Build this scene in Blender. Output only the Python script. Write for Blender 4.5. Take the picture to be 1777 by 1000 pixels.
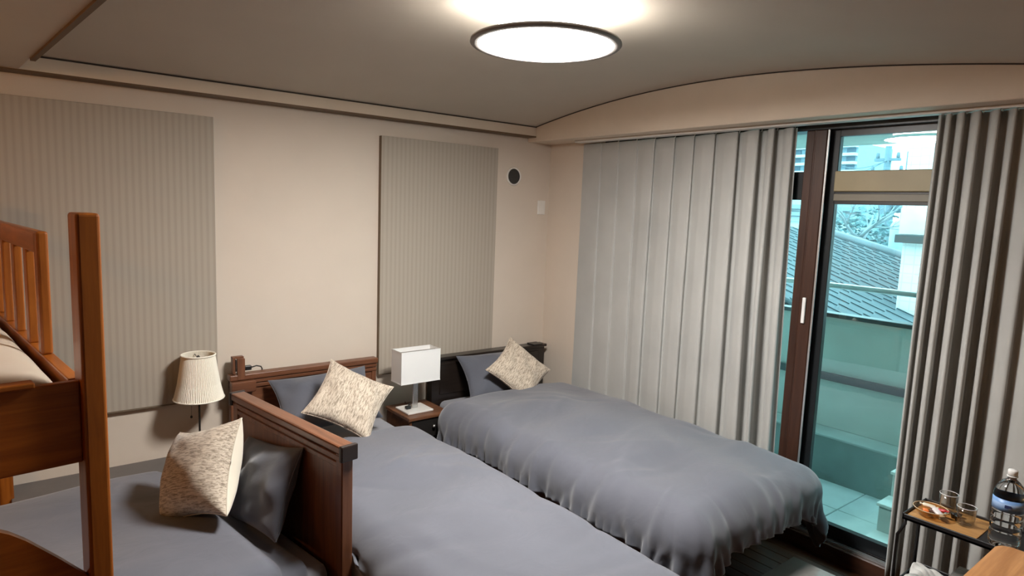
import bpy, bmesh, math, random
import numpy as np
from mathutils import Vector, Matrix, noise as mnoise
random.seed(7)
rng = np.random.default_rng(7)
for o in list(bpy.data.objects): bpy.data.objects.remove(o)
SC = bpy.context.scene
COL = SC.collection
PI = math.pi

# ------------------------------------------------------------------ camera
F_PX, YAW, PITCH, ROLL = 1123.384, math.radians(38.648), math.radians(6.951), math.radians(-2.157)
cam_pos = Vector((-3.657, -4.1265, 1.8298))
fw = Vector((math.cos(PITCH)*math.sin(YAW), math.cos(PITCH)*math.cos(YAW), -math.sin(PITCH)))
rt = Vector((math.cos(YAW), -math.sin(YAW), 0)); dn = fw.cross(rt)
r2 = math.cos(ROLL)*rt + math.sin(ROLL)*dn
d2 = -math.sin(ROLL)*rt + math.cos(ROLL)*dn
cd = bpy.data.cameras.new('camera'); cam = bpy.data.objects.new('camera', cd); COL.objects.link(cam)
m = Matrix((r2, -d2, -fw)).transposed().to_4x4(); m.translation = cam_pos
cam.matrix_world = m
cd.sensor_width = 36.0; cd.lens = F_PX/1777*36.0; cd.clip_start = 0.02; cd.clip_end = 300
SC.camera = cam

# ------------------------------------------------------------------ world, lamps, exposure
W = bpy.data.worlds.new('overcast_sky'); SC.world = W; W.use_nodes = True
bg = W.node_tree.nodes['Background']
bg.inputs['Color'].default_value = (0.60, 0.88, 0.96, 1); bg.inputs['Strength'].default_value = 1.3
LAMP_STRENGTH = 26.0          # ceiling lamp diffuser
LAMP_COLOR = (1.0, 0.97, 0.93)
WARM_POWER = 15.0             # warm globe bulb at the far left of the room
FILL_POWER = 22.0          # warm fill disc added under the bunk
vs = SC.view_settings
vs.view_transform = 'Standard'; vs.look = 'None'; vs.exposure = 2.42; vs.gamma = 1.0
vs.use_curve_mapping = False
SC.cycles.max_bounces = 10; SC.cycles.diffuse_bounces = 5; SC.cycles.glossy_bounces = 4
SC.cycles.transmission_bounces = 8; SC.cycles.transparent_max_bounces = 12
SC.cycles.caustics_refractive = False; SC.cycles.caustics_reflective = False
SC.cycles.sample_clamp_indirect = 6.0

# ------------------------------------------------------------------ materials
MATS = {}
class NT:
    def __init__(s, name):
        s.m = bpy.data.materials.new(name); s.m.use_nodes = True
        s.t = s.m.node_tree; s.b = s.t.nodes['Principled BSDF']; s.out = s.t.nodes['Material Output']
    def n(s, typ, **kw):
        x = s.t.nodes.new(typ)
        for k, v in kw.items():
            if k in x.inputs: x.inputs[k].default_value = v
            else: setattr(x, k, v)
        return x
    def l(s, a, b): s.t.links.new(a, b)
    def coord(s, scale=(1,1,1), rot=(0,0,0)):
        tc = s.n('ShaderNodeTexCoord'); mp = s.n('ShaderNodeMapping')
        mp.inputs['Scale'].default_value = scale; mp.inputs['Rotation'].default_value = rot
        s.l(tc.outputs['Object'], mp.inputs['Vector']); return mp.outputs['Vector']
    def ramp(s, fac, stops):
        r = s.n('ShaderNodeValToRGB'); e = r.color_ramp.elements
        while len(e) < len(stops): e.new(0.5)
        for i, (p, c) in enumerate(stops): e[i].position = p; e[i].color = (*c, 1)
        s.l(fac, r.inputs['Fac']); return r.outputs['Color']
    def bump(s, h, strength=0.3, dist=0.01, prev=None):
        b = s.n('ShaderNodeBump'); b.inputs['Strength'].default_value = strength; b.inputs['Distance'].default_value = dist
        s.l(h, b.inputs['Height'])
        if prev: s.l(prev, b.inputs['Normal'])
        return b.outputs['Normal']

def plain(name, col, rough=0.5, metal=0.0, noise=0.06, nscale=8.0, bump=0.0, bscale=60.0, coat=0.0, sheen=0.0):
    if name in MATS: return MATS[name]
    t = NT(name); v = t.coord()
    nz = t.n('ShaderNodeTexNoise', Scale=nscale, Detail=4.0); t.l(v, nz.inputs['Vector'])
    a = tuple(max(0, c*(1-noise)) for c in col); b = tuple(min(1, c*(1+noise)) for c in col)
    t.l(t.ramp(nz.outputs['Fac'], [(0.3, a), (0.7, b)]), t.b.inputs['Base Color'])
    t.b.inputs['Roughness'].default_value = rough; t.b.inputs['Metallic'].default_value = metal
    t.b.inputs['Coat Weight'].default_value = coat
    t.b.inputs['Sheen Weight'].default_value = sheen
    if bump:
        n2 = t.n('ShaderNodeTexNoise', Scale=bscale, Detail=5.0); t.l(v, n2.inputs['Vector'])
        t.l(t.bump(n2.outputs['Fac'], bump, 0.004), t.b.inputs['Normal'])
    MATS[name] = t.m; return t.m

def wood(name, dark, light, axis='z', rough=0.4, scale=1.0, coat=0.0):
    if name in MATS: return MATS[name]
    t = NT(name); sc = {'x': (1.2, 16, 16), 'y': (16, 1.2, 16), 'z': (16, 16, 1.2)}[axis]
    v = t.coord(tuple(c*scale for c in sc))
    n1 = t.n('ShaderNodeTexNoise', Scale=1.6, Detail=6.0, Distortion=1.2); t.l(v, n1.inputs['Vector'])
    n2 = t.n('ShaderNodeTexNoise', Scale=9.0, Detail=3.0); t.l(v, n2.inputs['Vector'])
    mx = t.n('ShaderNodeMath', operation='MULTIPLY_ADD'); mx.inputs[1].default_value = 0.3
    t.l(n2.outputs['Fac'], mx.inputs[0]); t.l(n1.outputs['Fac'], mx.inputs[2])
    t.l(t.ramp(mx.outputs[0], [(0.4, dark), (0.9, light)]), t.b.inputs['Base Color'])
    t.b.inputs['Roughness'].default_value = rough; t.b.inputs['Coat Weight'].default_value = coat
    t.l(t.bump(n2.outputs['Fac'], 0.08, 0.002), t.b.inputs['Normal'])
    MATS[name] = t.m; return t.m

def cloth(name, col, rough=0.9, wrinkle=0.25, wscale=5.0, weave=0.15, sheen=0.3, dist=0.012):
    if name in MATS: return MATS[name]
    t = NT(name); v = t.coord()
    nz = t.n('ShaderNodeTexNoise', Scale=3.0, Detail=5.0); t.l(v, nz.inputs['Vector'])
    t.l(t.ramp(nz.outputs['Fac'], [(0.3, tuple(c*0.93 for c in col)), (0.7, tuple(min(1, c*1.07) for c in col))]), t.b.inputs['Base Color'])
    w = t.n('ShaderNodeTexNoise', Scale=wscale, Detail=3.0, Roughness=0.45, Distortion=0.8); t.l(v, w.inputs['Vector'])
    f = t.n('ShaderNodeTexNoise', Scale=420.0, Detail=2.0); t.l(v, f.inputs['Vector'])
    nb = t.bump(w.outputs['Fac'], wrinkle, dist)
    t.l(t.bump(f.outputs['Fac'], weave, 0.001, nb), t.b.inputs['Normal'])
    t.b.inputs['Roughness'].default_value = rough; t.b.inputs['Sheen Weight'].default_value = sheen
    MATS[name] = t.m; return t.m

def streaked(name, base, dark, mid):
    """Jacquard cushion cover: short broken streaks running along one direction of the cushion."""
    if name in MATS: return MATS[name]
    t = NT(name); v = t.coord((30, 60, 185), (0, math.radians(10), 0))
    n1 = t.n('ShaderNodeTexNoise', Scale=1.0, Detail=4.0, Roughness=0.65, Distortion=0.6); t.l(v, n1.inputs['Vector'])
    t.l(t.ramp(n1.outputs['Fac'], [(0.36, dark), (0.47, mid), (0.54, base), (0.75, tuple(min(1, c*1.12) for c in base))]), t.b.inputs['Base Color'])
    t.l(t.bump(n1.outputs['Fac'], 0.25, 0.003), t.b.inputs['Normal'])
    t.b.inputs['Roughness'].default_value = 0.9; t.b.inputs['Sheen Weight'].default_value = 0.2
    MATS[name] = t.m; return t.m

def striped_paper(name, a, b, period):
    if name in MATS: return MATS[name]
    t = NT(name); v = t.coord((1, 1, 1))
    sx = t.n('ShaderNodeSeparateXYZ'); t.l(v, sx.inputs[0])
    mu = t.n('ShaderNodeMath', operation='MULTIPLY'); mu.inputs[1].default_value = 2*PI/period; t.l(sx.outputs['X'], mu.inputs[0])
    si = t.n('ShaderNodeMath', operation='SINE'); t.l(mu.outputs[0], si.inputs[0])
    m2 = t.n('ShaderNodeMath', operation='MULTIPLY_ADD'); m2.inputs[1].default_value = 0.5; m2.inputs[2].default_value = 0.5; t.l(si.outputs[0], m2.inputs[0])
    v2 = t.coord((160, 160, 9)); nz = t.n('ShaderNodeTexNoise', Scale=1.0, Detail=3.0); t.l(v2, nz.inputs['Vector'])
    m3 = t.n('ShaderNodeMath', operation='MULTIPLY_ADD'); m3.inputs[1].default_value = 0.5; t.l(nz.outputs['Fac'], m3.inputs[0]); t.l(m2.outputs[0], m3.inputs[2])
    t.l(t.ramp(m3.outputs[0], [(0.25, a), (1.0, b)]), t.b.inputs['Base Color'])
    t.l(t.bump(nz.outputs['Fac'], 0.15, 0.002), t.b.inputs['Normal'])
    t.b.inputs['Roughness'].default_value = 0.85
    MATS[name] = t.m; return t.m

def emit(name, col, strength):
    if name in MATS: return MATS[name]
    t = NT(name); t.b.inputs['Base Color'].default_value = (0.9, 0.9, 0.9, 1)
    t.b.inputs['Emission Color'].default_value = (*col, 1); t.b.inputs['Emission Strength'].default_value = strength
    MATS[name] = t.m; return t.m

def thin_glass(name, tint, refl=1.0, rough=0.0, ior=1.5):
    if name in MATS: return MATS[name]
    t = NT(name); t.t.nodes.remove(t.b)
    tr = t.n('ShaderNodeBsdfTransparent'); tr.inputs['Color'].default_value = (*tint, 1)
    gl = t.n('ShaderNodeBsdfGlossy'); gl.inputs['Roughness'].default_value = rough; gl.inputs['Color'].default_value = (refl, refl, refl, 1)
    fr = t.n('ShaderNodeFresnel'); ge = t.n('ShaderNodeNewGeometry')
    ir = t.n('ShaderNodeMapRange'); ir.inputs['To Min'].default_value = ior; ir.inputs['To Max'].default_value = 1/ior   # same reflectance at both faces of the thin sheet
    t.l(ge.outputs['Backfacing'], ir.inputs['Value']); t.l(ir.outputs['Result'], fr.inputs['IOR'])
    mx = t.n('ShaderNodeMixShader'); t.l(fr.outputs[0], mx.inputs[0]); t.l(tr.outputs[0], mx.inputs[1]); t.l(gl.outputs[0], mx.inputs[2])
    t.l(mx.outputs[0], t.out.inputs['Surface'])
    MATS[name] = t.m; return t.m

def tile_grid(name, col, joint, size, rough=0.4, soft=0.06):
    if name in MATS: return MATS[name]
    t = NT(name); v = t.coord()
    sx = t.n('ShaderNodeSeparateXYZ'); t.l(v, sx.inputs[0]); outs = []
    for ax, s in (('X', size[0]), ('Y', size[0]), ('Z', size[1])):
        mo = t.n('ShaderNodeMath', operation='PINGPONG'); mo.inputs[1].default_value = s/2; t.l(sx.outputs[ax], mo.inputs[0])
        lt = t.n('ShaderNodeMath', operation='LESS_THAN'); lt.inputs[1].default_value = s*soft; t.l(mo.outputs[0], lt.inputs[0]); outs.append(lt.outputs[0])
    m1 = t.n('ShaderNodeMath', operation='MAXIMUM'); t.l(outs[1], m1.inputs[0]); t.l(outs[2], m1.inputs[1])
    t.l(t.ramp(m1.outputs[0], [(0.0, col), (1.0, joint)]), t.b.inputs['Base Color'])
    t.b.inputs['Roughness'].default_value = rough
    MATS[name] = t.m; return t.m

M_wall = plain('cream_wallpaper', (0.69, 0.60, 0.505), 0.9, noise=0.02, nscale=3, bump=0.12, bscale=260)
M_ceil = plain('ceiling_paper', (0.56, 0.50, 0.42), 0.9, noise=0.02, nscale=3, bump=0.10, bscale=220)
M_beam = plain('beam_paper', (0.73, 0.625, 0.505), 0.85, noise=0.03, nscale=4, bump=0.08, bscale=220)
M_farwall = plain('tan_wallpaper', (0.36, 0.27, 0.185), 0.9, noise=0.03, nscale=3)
M_trimshade = plain('brown_trim_shade', (0.13, 0.075, 0.035), 0.6)  # baseboard brown, also paints the groove and ceiling edge shade
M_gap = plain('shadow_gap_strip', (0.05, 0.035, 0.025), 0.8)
M_panel = striped_paper('striped_panel_fabric', (0.39, 0.34, 0.278), (0.435, 0.384, 0.318), 0.034)
M_paneledge = plain('panel_edge', (0.17, 0.125, 0.08), 0.7)
M_floor = wood('walnut_floor', (0.030, 0.010, 0.005), (0.105, 0.036, 0.014), 'y', 0.42)
M_frame = wood('dark_brown_sash', (0.032, 0.013, 0.008), (0.072, 0.030, 0.018), 'z', 0.4)
M_frameh = wood('dark_brown_sash_rail', (0.032, 0.013, 0.008), (0.085, 0.033, 0.018), 'y', 0.4)
M_black = plain('black_sash', (0.012, 0.014, 0.016), 0.35)
M_transom = plain('tan_transom', (0.33, 0.265, 0.145), 0.45)
M_alu = plain('aluminium', (0.72, 0.74, 0.75), 0.3, 0.8)
M_glass = thin_glass('window_glass', (0.84, 0.975, 0.97), 1.0, 0.0, 1.85)
M_curtain = cloth('grey_curtain', (0.455, 0.455, 0.435), 0.9, 0.10, 4.0, 0.2)
M_duvet = cloth('slate_duvet', (0.106, 0.112, 0.138), 0.85, 0.35, 7.0, 0.12, 0.35)
M_slate = cloth('slate_pillowcase', (0.092, 0.098, 0.122), 0.85, 0.35, 9.0, 0.12, 0.35)
M_sheet = cloth('grey_sheet', (0.27, 0.275, 0.31), 0.9, 0.2, 6.0)
M_cush = streaked('beige_jacquard', (0.58, 0.50, 0.40), (0.25, 0.20, 0.15), (0.41, 0.34, 0.265))
M_cushback = cloth('cream_cushion_back', (0.74, 0.68, 0.56), 0.9, 0.2, 8.0)
M_hb = wood('brown_headboard', (0.095, 0.033, 0.014), (0.205, 0.080, 0.037), 'x', 0.4, coat=0.1)
M_hbv = wood('brown_headboard_upright', (0.095, 0.033, 0.014), (0.205, 0.080, 0.037), 'z', 0.4, coat=0.1)
M_hbcap = plain('dark_end_cap', (0.022, 0.014, 0.011), 0.35)
M_esp = wood('espresso_headboard', (0.010, 0.007, 0.006), (0.026, 0.018, 0.014), 'x', 0.3, coat=0.2)
M_bunkv = wood('orange_pine_upright', (0.200, 0.050, 0.005), (0.40, 0.118, 0.013), 'z', 0.38, coat=0.15)
M_bunkx = wood('orange_pine_board', (0.200, 0.050, 0.005), (0.40, 0.118, 0.013), 'x', 0.38, coat=0.15)
M_bunky = wood('orange_pine_rail', (0.200, 0.050, 0.005), (0.40, 0.118, 0.013), 'y', 0.38, coat=0.15)
M_bunkbed = cloth('beige_bunk_cover', (0.50, 0.42, 0.33), 0.9, 0.3, 5.0)
M_ledge = plain('grey_ledge', (0.15, 0.135, 0.125), 0.7)
M_ledgeside = plain('tan_ledge_side', (0.42, 0.34, 0.24), 0.7)
M_shade = plain('ivory_pleated_shade', (0.88, 0.83, 0.72), 0.8, noise=0.02)
M_white = plain('white_shade', (0.83, 0.82, 0.80), 0.7, noise=0.01)
M_chrome = plain('brushed_chrome', (0.62, 0.61, 0.59), 0.25, 0.9)
M_ceramic = plain('pale_lamp_foot', (0.66, 0.64, 0.60), 0.3)
M_darkmetal = plain('dark_metal', (0.05, 0.045, 0.04), 0.4, 0.6)
M_ns = wood('walnut_nightstand', (0.075, 0.030, 0.014), (0.20, 0.085, 0.040), 'x', 0.35)
M_nsdark = plain('nightstand_dark', (0.012, 0.010, 0.009), 0.5)
M_blackmetal = plain('black_steel', (0.010, 0.010, 0.011), 0.45)
M_shelfwood = wood('oak_shelf_board', (0.36, 0.17, 0.05), (0.60, 0.33, 0.12), 'y', 0.4)
M_table = wood('orange_table', (0.40, 0.17, 0.055), (0.66, 0.33, 0.13), 'x', 0.35)
M_tableedge = plain('pale_table_edge', (0.62, 0.52, 0.42), 0.5)
M_plastic = plain('black_plastic', (0.012, 0.012, 0.012), 0.35)
M_vent = plain('vent_grille', (0.055, 0.05, 0.045), 0.6)
M_offwhite = plain('offwhite_plastic', (0.80, 0.77, 0.72), 0.45)
M_ring = plain('lamp_ring_wood', (0.20, 0.18, 0.165), 0.4)
M_lampglow = emit('lamp_diffuser', LAMP_COLOR, LAMP_STRENGTH)

# ------------------------------------------------------------------ object helpers
def props(o, label=None, cat=None, group=None, kind=None):
    if label: o['label'] = label
    if cat: o['category'] = cat
    if group: o['group'] = group
    if kind: o['kind'] = kind
    return o

def thing(name, label, cat, loc=(0, 0, 0), rz=0.0, group=None, M=None):
    o = bpy.data.objects.new(name, None); COL.objects.link(o); o.empty_display_size = 0.1
    if M is not None: o.matrix_world = M
    else: o.location = loc; o.rotation_euler = (0, 0, rz)
    return props(o, label, cat, group)

class MB:
    """Collects shapes in one bmesh; build() links them as one mesh object."""
    def __init__(s): s.bm = bmesh.new()
    def box(s, x0, x1, y0, y1, z0, z1, bev=0.0, seg=1, M=None):
        r = bmesh.ops.create_cube(s.bm, size=1.0); vs_ = r['verts']
        for v in vs_:
            v.co = Vector(((x0+x1)/2+v.co.x*(x1-x0), (y0+y1)/2+v.co.y*(y1-y0), (z0+z1)/2+v.co.z*(z1-z0)))
        if bev:
            es = list({e for v in vs_ for e in v.link_edges})
            r = bmesh.ops.bevel(s.bm, geom=es, offset=bev, segments=seg, affect='EDGES', profile=0.5)
            vs_ = list(set(r['verts']) | {v for v in vs_ if v.is_valid})
        if M is not None:
            for v in vs_: v.co = M @ v.co
        return s
    def lathe(s, prof, c=(0, 0, 0), n=32, M=None, ripple=None, closed=False):
        rings = []
        for (r, z) in prof:
            ring = []
            for i in range(n):
                a = 2*PI*i/n; rr = r*(1+ripple(i)) if ripple else r
                p = Vector((c[0]+rr*math.cos(a), c[1]+rr*math.sin(a), c[2]+z)); ring.append(s.bm.verts.new(M @ p if M is not None else p))
            rings.append(ring)
        for a, b in list(zip(rings[:-1], rings[1:]))+([(rings[-1], rings[0])] if closed else []):
            for i in range(n):
                j = (i+1) % n
                s.bm.faces.new((a[i], a[j], b[j], b[i]))
        for ring, (r, z), flip in ((rings[0], prof[0], True), (rings[-1], prof[-1], False)):
            if not closed:
                s.bm.faces.new(list(reversed(ring)) if flip else ring)
        return s
    def tube(s, pts, rad, n=8, cap=True):
        pts = [Vector(p) for p in pts]; rads = rad if isinstance(rad, (list, tuple)) else [rad]*len(pts)
        rings = []; up = Vector((0, 0, 1))
        for i, p in enumerate(pts):
            t = (pts[min(i+1, len(pts)-1)]-pts[max(i-1, 0)]).normalized()
            a = t.cross(up); a = a if a.length > 0.05 else t.cross(Vector((1, 0, 0))); a.normalize(); b = t.cross(a).normalized()
            rings.append([s.bm.verts.new(p+rads[i]*(math.cos(2*PI*k/n)*a+math.sin(2*PI*k/n)*b)) for k in range(n)])
        for a, b in zip(rings[:-1], rings[1:]):
            for k in range(n): s.bm.faces.new((a[k], a[(k+1) % n], b[(k+1) % n], b[k]))
        if cap and n > 2:
            s.bm.faces.new(list(reversed(rings[0]))); s.bm.faces.new(rings[-1])
        return s
    def prism(s, pts, axis, a, b):
        """outline pts (2D) extruded along axis from a to b."""
        def P(u, v, w): return {'x': (w, u, v), 'y': (u, w, v), 'z': (u, v, w)}[axis]
        A = [s.bm.verts.new(P(u, v, a)) for u, v in pts]; B = [s.bm.verts.new(P(u, v, b)) for u, v in pts]
        s.bm.faces.new(A); s.bm.faces.new(list(reversed(B)))
        for i in range(len(pts)):
            j = (i+1) % len(pts); s.bm.faces.new((A[j], A[i], B[i], B[j]))
        return s
    def grid(s, P):
        """P: array (nu, nv, 3) of points."""
        nu, nv = P.shape[:2]; V = [[s.bm.verts.new(P[i, j]) for j in range(nv)] for i in range(nu)]
        for i in range(nu-1):
            for j in range(nv-1): s.bm.faces.new((V[i][j], V[i+1][j], V[i+1][j+1], V[i][j+1]))
        return s
    def build(s, name, mat, parent=None, smooth=False, world=True, normals=True):
        """world=True: coordinates are given in world space and the parent thing is not rotated."""
        if normals: bmesh.ops.recalc_face_normals(s.bm, faces=s.bm.faces)
        if parent is not None and world:
            r = parent
            while r.parent: r = r.parent
            bmesh.ops.translate(s.bm, verts=s.bm.verts, vec=-r.location)
        me = bpy.data.meshes.new(name); s.bm.to_mesh(me); s.bm.free()
        for mt in (mat if isinstance(mat, (list, tuple)) else [mat]): me.materials.append(mt)
        if smooth:
            for p in me.polygons: p.use_smooth = True
        o = bpy.data.objects.new(name, me); COL.objects.link(o)
        if parent is not None: o.parent = parent
        return o

def copy_tree(o, parent=None):
    c = o.copy(); COL.objects.link(c)
    if parent is not None: c.parent = parent
    for ch in list(o.children): copy_tree(ch, c)
    return c

def structure(name, mb, mat, parent=None, smooth=False):
    o = mb.build(name, mat, parent, smooth)
    if parent is None: o['kind'] = 'structure'
    return o

def smoother(o, lv=1):
    md = o.modifiers.new('smooth', 'SUBSURF'); md.levels = lv; md.render_levels = lv
def shell(o, t, off=-1):
    md = o.modifiers.new('thickness', 'SOLIDIFY'); md.thickness = t; md.offset = off

# ------------------------------------------------------------------ room shell   (z = 0 is the window sill; the floor lies 0.10 lower)
FL = -0.10
XL, YB = -5.6, -5.6          # left end wall and the wall behind the camera
ZT = 2.85
fl = structure('floor', MB().box(XL, 0.0, YB, 0.0, FL-0.12, FL-0.012), M_gap)
plank0 = None
for i in range(38):
    x0 = -0.004-0.09*(i+1)
    for k in range(3):
        y1 = -1.9-1.25*k+((i*37) % 5)*0.09 if k else -0.0
        y0 = -1.9-1.25*(k+1)+((i*37) % 5)*0.09
        if y0 < YB: continue
        p = MB().box(x0, x0+0.087, y0+0.002, y1-0.002, FL-0.02, FL+((i*7+k*3) % 4)*0.0003, 0.002).build('plank', M_floor, fl)
structure('floor_strip', MB().box(XL, -0.004-0.09*38, YB, 0, FL-0.02, FL), M_floor, fl)
structure('wall_back', MB().box(XL-0.15, 0.15, 0.0, 0.15, FL-0.1, ZT), M_wall)
structure('wall_left', MB().box(XL-0.15, XL, YB-0.15, 0.0, FL-0.1, ZT), M_farwall)
structure('wall_front', MB().box(XL, 0.15, YB-0.15, YB, FL-0.1, ZT), M_farwall)
WY0, WY1 = -0.62, -3.36     # window opening along y
structure('wall_right', MB().box(0, 0.15, WY0, 0.0, FL-0.1, ZT).box(0, 0.15, YB, WY1, FL-0.1, ZT)
          .box(0, 0.15, WY1, WY0, 2.40, ZT).box(0, 0.15, WY1, WY0, FL-0.1, -0.03), M_wall)
# vaulted ceiling
ctrl = [(0.0, 2.470), (-0.10, 2.482), (-0.609, 2.574), (-0.999, 2.615), (-1.343, 2.632), (-1.769, 2.642), (-2.134, 2.635), (-2.593, 2.603), (-2.948, 2.559), (-3.244, 2.509), (-3.55, 2.47)]
cy_ = np.array([c[0] for c in ctrl])[::-1]; cz_ = np.array([c[1] for c in ctrl])[::-1]
pc = np.polyfit(cy_, cz_, 4)
def vz(y): return float(np.polyval(pc, max(y, -3.6)))
ys = [0.0-0.06*i for i in range(61)]
prof = [(y, vz(y)) for y in ys] + [(YB, vz(-3.6)), (YB, ZT+0.05), (0.0, ZT+0.05)]
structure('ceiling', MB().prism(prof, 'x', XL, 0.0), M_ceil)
BX, BZ = -0.25, 2.372
structure('beam', MB().box(BX, 0.0, YB, 0.0, BZ, 2.75, 0.004), M_beam)
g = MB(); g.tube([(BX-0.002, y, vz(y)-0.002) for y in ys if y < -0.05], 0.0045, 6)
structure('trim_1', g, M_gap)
structure('cornice', MB().box(-3.9, BX, -0.10, 0.0, 2.412, 2.484), M_beam)
structure('groove_shade', MB().box(XL, BX, -0.102, -0.0, 2.403, 2.4125), M_trimshade)  # brown band standing in for the shade of a recessed groove
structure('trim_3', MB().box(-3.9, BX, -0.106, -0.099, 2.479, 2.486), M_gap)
# lower ceiling at the far left with its soft edge shadow painted as a brown strip
e0, e1 = Vector((-3.545, 0.0)), Vector((-3.08, -5.2))
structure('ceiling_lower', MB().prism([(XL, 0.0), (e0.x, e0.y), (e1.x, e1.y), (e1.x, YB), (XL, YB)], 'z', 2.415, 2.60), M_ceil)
dv = (e1-e0).normalized(); nx_ = Vector((-dv.y, dv.x))
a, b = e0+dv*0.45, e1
structure('edge_shade', MB().prism([(a.x, a.y), (b.x, b.y), (b.x-nx_.x*-0.02, b.y-nx_.y*-0.02), (a.x-nx_.x*-0.02, a.y-nx_.y*-0.02)], 'z', 2.404, 2.45), M_trimshade)
structure('baseboard_back', MB().box(XL, -0.0, -0.012, 0.0, FL, FL+0.08), M_trimshade)

# ------------------------------------------------------------------ window: two tall sliding sashes with a transom
win = props(bpy.data.objects.new('window_1', None), kind='structure'); COL.objects.link(win); win.location = (0, -1.9, 0)
MB().box(0.0, 0.14, WY1, WY0, 2.335, 2.40, 0.003).box(0.0, 0.14, WY1, WY1+0.06, 0.0, 2.335).box(0.0, 0.14, WY0-0.06, WY0, 0.0, 2.335).build('head_frame', M_black, win)
MB().box(-0.015, 0.15, WY1, WY0, -0.03, -0.004, 0.002).build('sill', M_frameh, win)
MB().box(-0.02, 0.0, WY1-0.1, WY0+0.1, FL, -0.006, 0.002).build('sill_fascia', M_frameh, win)
for x in (0.004, 0.022, 0.065): MB().box(x, x+0.007, WY1, WY0, -0.006, 0.010).build('track', M_alu, win)
# inner sash (behind the long curtain): its closing stile
MB().box(-0.004, 0.035, -2.250, -2.200, 0.012, 2.335, 0.004).build('inner_stile', M_frame, win)
MB().box(-0.008, 0.030, -2.322, -2.255, 0.012, 2.335, 0.004).box(-0.002, 0.02, -2.258, -2.247, 0.012, 2.335).build('meeting_stile', M_frame, win)
MB().box(-0.004, 0.002, -2.334, -2.323, 0.012, 2.335, 0.001).build('weather_strip', M_alu, win)
hd = MB().box(-0.022, -0.007, -2.292, -2.272, 1.235, 1.385, 0.004, 2).build('sash_handle', M_white, win); hd['label'] = 'white pull handle on brown stile'
MB().box(0.004, 0.030, -2.205, WY0-0.06, 1.945, 2.106, 0.003).build('transom_back', M_black, win)
MB().box(0.012, 0.030, -2.205, WY0-0.06, 0.02, 0.11).box(0.012, 0.03, WY0-0.12, WY0-0.06, 0.02, 2.33).build('inner_sash_rail', M_black, win)
MB().box(0.02, 0.026, -2.205, WY0-0.12, 0.11, 1.975).build('pane', M_glass, win)
MB().box(0.02, 0.026, -2.205, WY0-0.12, 2.11, 2.335).build('pane', M_glass, win)
# outer sash, a step further out
MB().box(0.045, 0.085, -2.372, -2.262, 0.012, 2.335, 0.003).box(0.045, 0.085, WY1+0.06, WY1+0.13, 0.012, 2.335).box(0.045, 0.085, WY1+0.13, -2.372, 0.012, 0.085).box(0.045, 0.085, WY1+0.13, -2.372, 2.30, 2.335).build('outer_sash', M_black, win)
tb = MB().box(0.030, 0.060, WY1+0.06, -2.365, 1.995, 2.108, 0.004).build('transom_bar', M_transom, win); tb['label'] = 'tan transom bar'
MB().box(0.040, 0.07, WY1+0.06, -2.365, 1.944, 1.982, 0.002).build('sash_top_rail', plain('greige_rail', (0.20, 0.175, 0.13), 0.45), win)
MB().box(0.045, 0.07, WY1+0.06, -2.365, 1.925, 1.996, 0.001).build('sash_gasket', M_black, win)
MB().box(0.062, 0.068, WY1+0.12, -2.365, 0.08, 1.93).build('pane', M_glass, win)
MB().box(0.062, 0.068, WY1+0.12, -2.365, 2.10, 2.31).build('pane', M_glass, win)

# ------------------------------------------------------------------ curtains
def curtain(name, label, y_start, y_end, xm, ridges, ztop, zbot, seed=0, drift=0.0):
    """ridges: (y, depth, overlap, gap) from y_start towards y_end. Each panel swells to its ridge, folds back under itself by `overlap`
    and stays deep for `gap` before the next panel swells again."""
    t = thing(name, label, 'curtain', (xm, (y_start+y_end)/2, zbot))
    pts = [(y_start, 0.5*ridges[0][1])]; prev = y_start; pd = ridges[0][1]
    for (y, dep, ov, gap) in ridges:
        w = prev-y
        pts += [(prev-0.42*w, 0.70*dep), (y+0.20*w, 0.97*dep), (y+0.004, dep), (y-0.001, 0.90*dep), (y+0.3*ov, 0.5*dep), (y+ov, 0.22*dep), (y+0.7*ov, 0.02*dep), (y-gap, 0.03*dep)]; prev = y-gap
    pts.append((y_end, 0.3*ridges[-1][1]))
    pts = np.array(pts); L = np.concatenate([[0], np.cumsum(np.hypot(*np.diff(pts, axis=0).T))])
    n = int(L[-1]/0.0045); l = np.linspace(0, L[-1], n); ker = np.hanning(9); ker /= ker.sum()
    sm = lambda v: np.convolve(np.concatenate([np.full(4, v[0]), v, np.full(4, v[-1])]), ker, mode='valid')
    Y = sm(np.interp(l, L, pts[:, 0])); D = sm(np.interp(l, L, pts[:, 1]))
    nz_ = 30; P = np.zeros((n, nz_, 3))
    for j in range(nz_):
        s = j/(nz_-1); z = ztop+(zbot-ztop)*s
        wob = 0.010*s*np.sin(Y*5.1+seed+1.7*s)+0.004*np.sin(Y*19+seed*2+2.5*s)*s
        amp = 0.62+0.38*min(1, s*2.2)+0.12*s
        P[:, j, 0] = xm-D*amp*(1+0.10*np.sin(Y*13+3*s+seed)*s); P[:, j, 1] = Y+wob+drift*s*((Y-y_start)/(y_end-y_start))**2; P[:, j, 2] = z
    o = MB().grid(P).build('curtain_cloth', M_curtain, t, True); shell(o, 0.003, 0)
    MB().grid(P[:, :2, :]+np.array([0.005, 0, 0.0])).build('heading_tape', plain('grey_heading_tape', (0.36, 0.35, 0.33), 0.9), t, True)
    for r_ in ridges:
        MB().tube([(xm-0.02, r_[0], ztop-0.006), (xm-0.01, r_[0], ztop+0.012), (xm-0.004, r_[0], ztop+0.014)], 0.0025, 5).build('hook', M_offwhite, t)
    return t
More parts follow.
